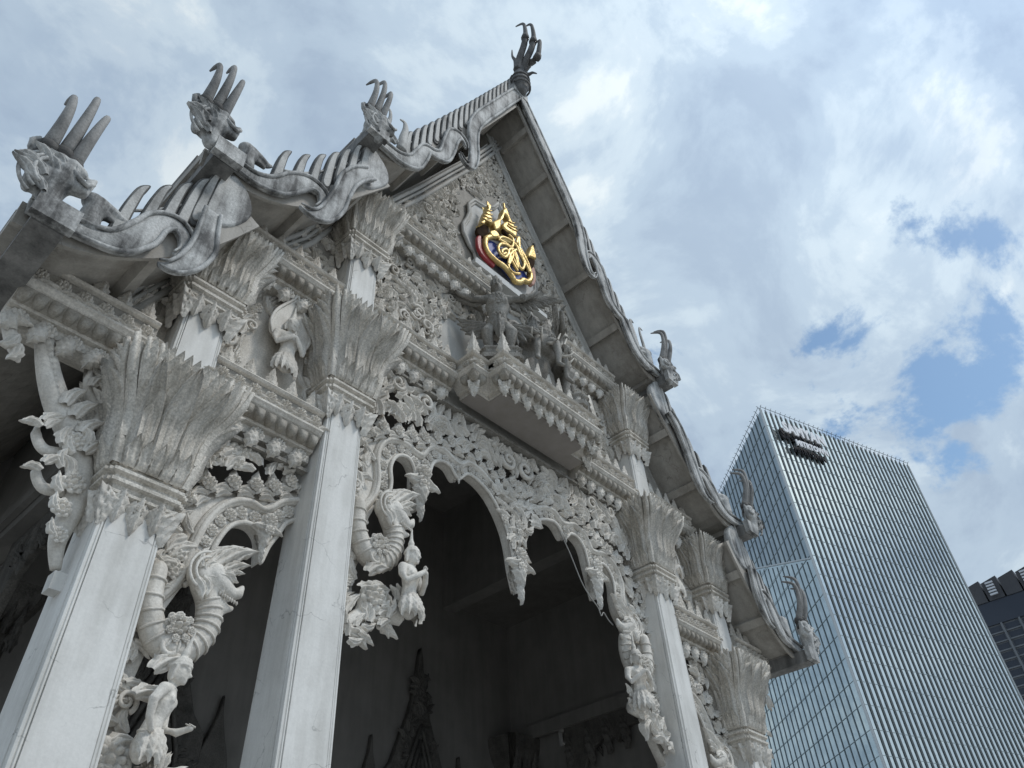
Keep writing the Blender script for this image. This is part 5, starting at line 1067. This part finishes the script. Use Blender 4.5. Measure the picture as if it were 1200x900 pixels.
quad('upper_left_glass_face', [onL(1, z1J), onL(0, z0J), onL(0, HT), onL(1, HT)], 'glassL')
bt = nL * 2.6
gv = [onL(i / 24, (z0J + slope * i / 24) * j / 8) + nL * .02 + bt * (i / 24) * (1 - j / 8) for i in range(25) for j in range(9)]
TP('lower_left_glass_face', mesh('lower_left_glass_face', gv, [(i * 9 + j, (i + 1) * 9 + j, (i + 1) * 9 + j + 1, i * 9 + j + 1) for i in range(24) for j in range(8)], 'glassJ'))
mb = MB(); mb.add([(T1.x, T1.y, 0), (Bk.x, Bk.y, 0), (Bk.x, Bk.y, HT - .1), (T1.x, T1.y, HT - .1), (T2.x, T2.y, 0), (T2.x, T2.y, HT - .1), (T0.x, T0.y, HT - .1)], [(0, 1, 2, 3), (1, 4, 5, 2), (3, 2, 5, 6)]); TP('rear_walls', mb.me('rear_walls', 'mull'))
def fin(A, B, n, wd, dp, nm='fin'):
    w_ = n.cross(Vector((0, 0, 1))).normalized() * wd / 2; o = n * dp
    return mesh(nm, [A - w_, A + w_, A + w_ + o, A - w_ + o, B - w_, B + w_, B + w_ + o, B - w_ + o], [(0, 1, 2, 3), (4, 7, 6, 5), (0, 4, 5, 1), (1, 5, 6, 2), (2, 6, 7, 3), (3, 7, 4, 0)], 'mull')
nF = 32; f0 = fin(Vector((0, 0, 0)), Vector((0, 0, HT + .5)), nR, .30, .12, 'facade_fin')
f0b = fin(Vector((0, 0, 0)), Vector((0, 0, HT + .3)), nR, .06, .16, 'fin_edge'); f0b.materials.clear(); f0b.materials.append(M['alu'])
for i in range(nF + 1):
    p = T0 + (T2 - T0) * (i / nF); obj('facade_fin', f0, TW, T(p.x - T0.x, p.y - T0.y, 0)); d_ = (T2 - T0).normalized() * .30
    obj('fin_edge', f0b, TW, T(p.x - T0.x + d_.x, p.y - T0.y + d_.y, 0))
M['mullL'] = mat('grey_mullion', (.13, .16, .175), rough=.5, bump=0)
def sidef(*a, **k): m_ = fin(*a, **k); m_.materials.clear(); m_.materials.append(M['mullL']); return m_
nG = 24
for i in range(1, nG + 1):
    f = i / nG; a = onL(f, z0J + slope * f + .3); b = onL(f, HT + .5); TP('side_fin', sidef(a, b, nL, .22, .14, 'facade_fin'))
    TP('side_fin', sidef(onL(f, 0) + bt * f, onL(f, z0J + slope * f - .6), nL, .18, .14, 'side_fin'))
for k in range(1, 27):                                          # floor lines
    z = k * 4.07
    for A, B, n, zt in ((T0, T2, nR, HT), ):
        a, b = Vector((A.x, A.y, z)), Vector((B.x, B.y, z)); mb = MB(); mb.add([a, b, b + n * .06, a + n * .06, a + Vector((0, 0, .07)), b + Vector((0, 0, .07)), b + n * .06 + Vector((0, 0, .07)), a + n * .06 + Vector((0, 0, .07))], [(0, 1, 2, 3), (4, 7, 6, 5), (3, 2, 6, 7), (0, 4, 5, 1)]); TP('floor_line', mb.me('floor_line', 'floorl'))
    fa = 0; fb = 1
    if z > z0J: fb = min(1, (z - z0J) / slope)
    rng = [(0, fb, 0)] if z > z0J else []
    if z < z1J: rng.append((max(0, (z - z0J) / slope) if z > z0J else 0, 1, 1))
    for g0, g1, lo in rng:
        if g1 - g0 < .02: continue
        a, b = onL(g0, z) + (bt * g0 * (1 - z / z1J) if lo else Vector()), onL(g1, z) + (bt * g1 * (1 - z / z1J) if lo else Vector()); mb = MB(); u = Vector((0, 0, .05)); mb.add([a, b, b + nL * .1, a + nL * .1, a + u, b + u, b + nL * .1 + u, a + nL * .1 + u], [(0, 1, 2, 3), (4, 7, 6, 5), (3, 2, 6, 7), (0, 4, 5, 1)]); TP('floor_line', mb.me('floor_line', 'floorl'))
mb = MB(); mb.add(*sweep([(T0.x, T0.y, 0), (T0.x, T0.y, HT + .6)], .24, 4)); TP('corner_edge', mb.me('corner_edge', 'alu'))
mb = MB(); mb.add(*sweep([(T2.x, T2.y, 0), (T2.x, T2.y, HT + .6)], .2, 4)); TP('corner_edge', mb.me('corner_edge', 'alu'))
mb = MB(); mb.add(*sweep([onL(0, z0J) + nL * .2, onL(1, z1J) + nL * .2], .18, 4)); TP('fold_strip', mb.me('fold_strip', 'alu'))
for A, B, n, c in ((T0, T2, nR, 33), (T0, T1, nL, 30)):         # rooftop railing with little outriggers
    for i in range(c + 1):
        p = A + (B - A) * (i / c); mb = MB(); mb.add(*sweep([Vector((p.x, p.y, HT)), Vector((p.x, p.y, HT + 1.0)) + n * .35, Vector((p.x, p.y, HT + 1.15)) + n * .7], .06, 4)); TP('outrigger', mb.me('outrigger', 'mull'))
    mb = MB(); mb.add(*sweep([A + Vector((0, 0, .9)) + n * .3, B + Vector((0, 0, .9)) + n * .3], .07, 4)); TP('roof_rail', mb.me('roof_rail', 'mull'))
ex = (T2 - T0).normalized()
def sign(txt, cx, zc, size, width):
    size *= 1.12
    cu = bpy.data.curves.new('sign_letters', 'FONT'); cu.body = txt; cu.size = size; cu.extrude = .14; cu.offset = size * .045; cu.align_x = 'LEFT'; cu.resolution_u = 3; cu.space_character = 1.05
    o = bpy.data.objects.new('t', cu); me = evaluated(o); xs = [v.co.x for v in me.vertices]; k = width / (max(xs) - min(xs)); x0 = min(xs)
    for nm, off, m_, g in (('sign_letters', 1.6, 'signm', 0), ('letter_shadow', .5, 'signd', 0)):
        mm = me.copy(); mm.materials.clear(); mm.materials.append(M[m_]); B = Matrix(((ex.x * k, 0, nR.x, 0), (ex.y * k, 0, nR.y, 0), (0, 1, 0, 0), (0, 0, 0, 1)))
        p = ex * cx + nR * off; mm.transform(Matrix.Translation((p.x, p.y, zc - (.95 if nm != 'sign_letters' else 0))) @ B @ Matrix.Translation((-x0, 0, 0))); mm.name = nm; obj(nm, mm, TW)
sign('SAMYAN', 3.6, 104.3, 3.4, 13.2); sign('MITRTOWN', 6.4, 101.2, 1.9, 9.9)
# ------------------------------------------------------------ dark office block far right
M['dk'] = mat('dark_cladding', (.075, .075, .08), (.05, .052, .06), rough=.6, metal=.0, scale=.02, bump=0)
M['dkg'] = mat('dark_glass', (.04, .048, .065), (.03, .038, .055), rough=.35, metal=.1, scale=.03, bump=0)
M['frame'] = mat('concrete_frame', (.16, .17, .185), (.12, .13, .14), rough=.6, scale=.03, bump=0)
M['louv'] = mat('bright_louvre', (.55, .57, .6), rough=.4, bump=0)
DK = empty('dark_office_block', (420, 40, 0), label='dark office block with louvred crown beyond the glass tower', cat='office block')
mb = MB(); mb.box(0, 60, -80, 19, 0, 152); obj('wall', mb.me('wall', 'frame'), DK)
mb = MB(); mb.box(-1, 60, -82, 20, 152, 163); obj('glass_band', mb.me('glass_band', 'dkg'), DK)
for i in range(11):
    y = 20.5 - 8.2 * i; mb = MB(); mb.loft([[(-1.5, y, 163.1), (-1.5, y - 7.4, 163.1), (40, y - 7.4, 163.1), (40, y, 163.1)], [(-3.0 - .1, y, 172), (-2.2, y - 7.4, 174), (40, y - 7.4, 174), (40, y, 172)]]); o = obj('crown_bay', mb.me('crown_bay', 'dk'), DK)
    if i in (1, 3, 5, 7):
        for j in range(5): mb = MB(); mb.box(-4.2, -3.3, y - 5.4, y - 1.8, 164.6 + j * 1.5, 165.4 + j * 1.5); obj('louvre', mb.me('louvre', 'louv'), DK)
    mb = MB(); mb.box(-1.6, -.05, y - .6, y + .3, 0, 151.9); obj('pier', mb.me('pier', 'frame'), DK)
wm = MB().box(-.06, -.02, .9, 7.2, .6, 3.3).me('window', 'dkg')
for k in range(26):
    z = 148 - k * 4.2
    for i in range(10): obj('window', wm, DK, T(-0.0, 20.5 - 8.2 * (i + 1), z))
    mb = MB(); mb.box(-.9, -.06, -80, 19, z - .35, z + .25); obj('floor_edge', mb.me('floor_edge', 'frame'), DK)
bpy.data.scenes.remove(TMP)
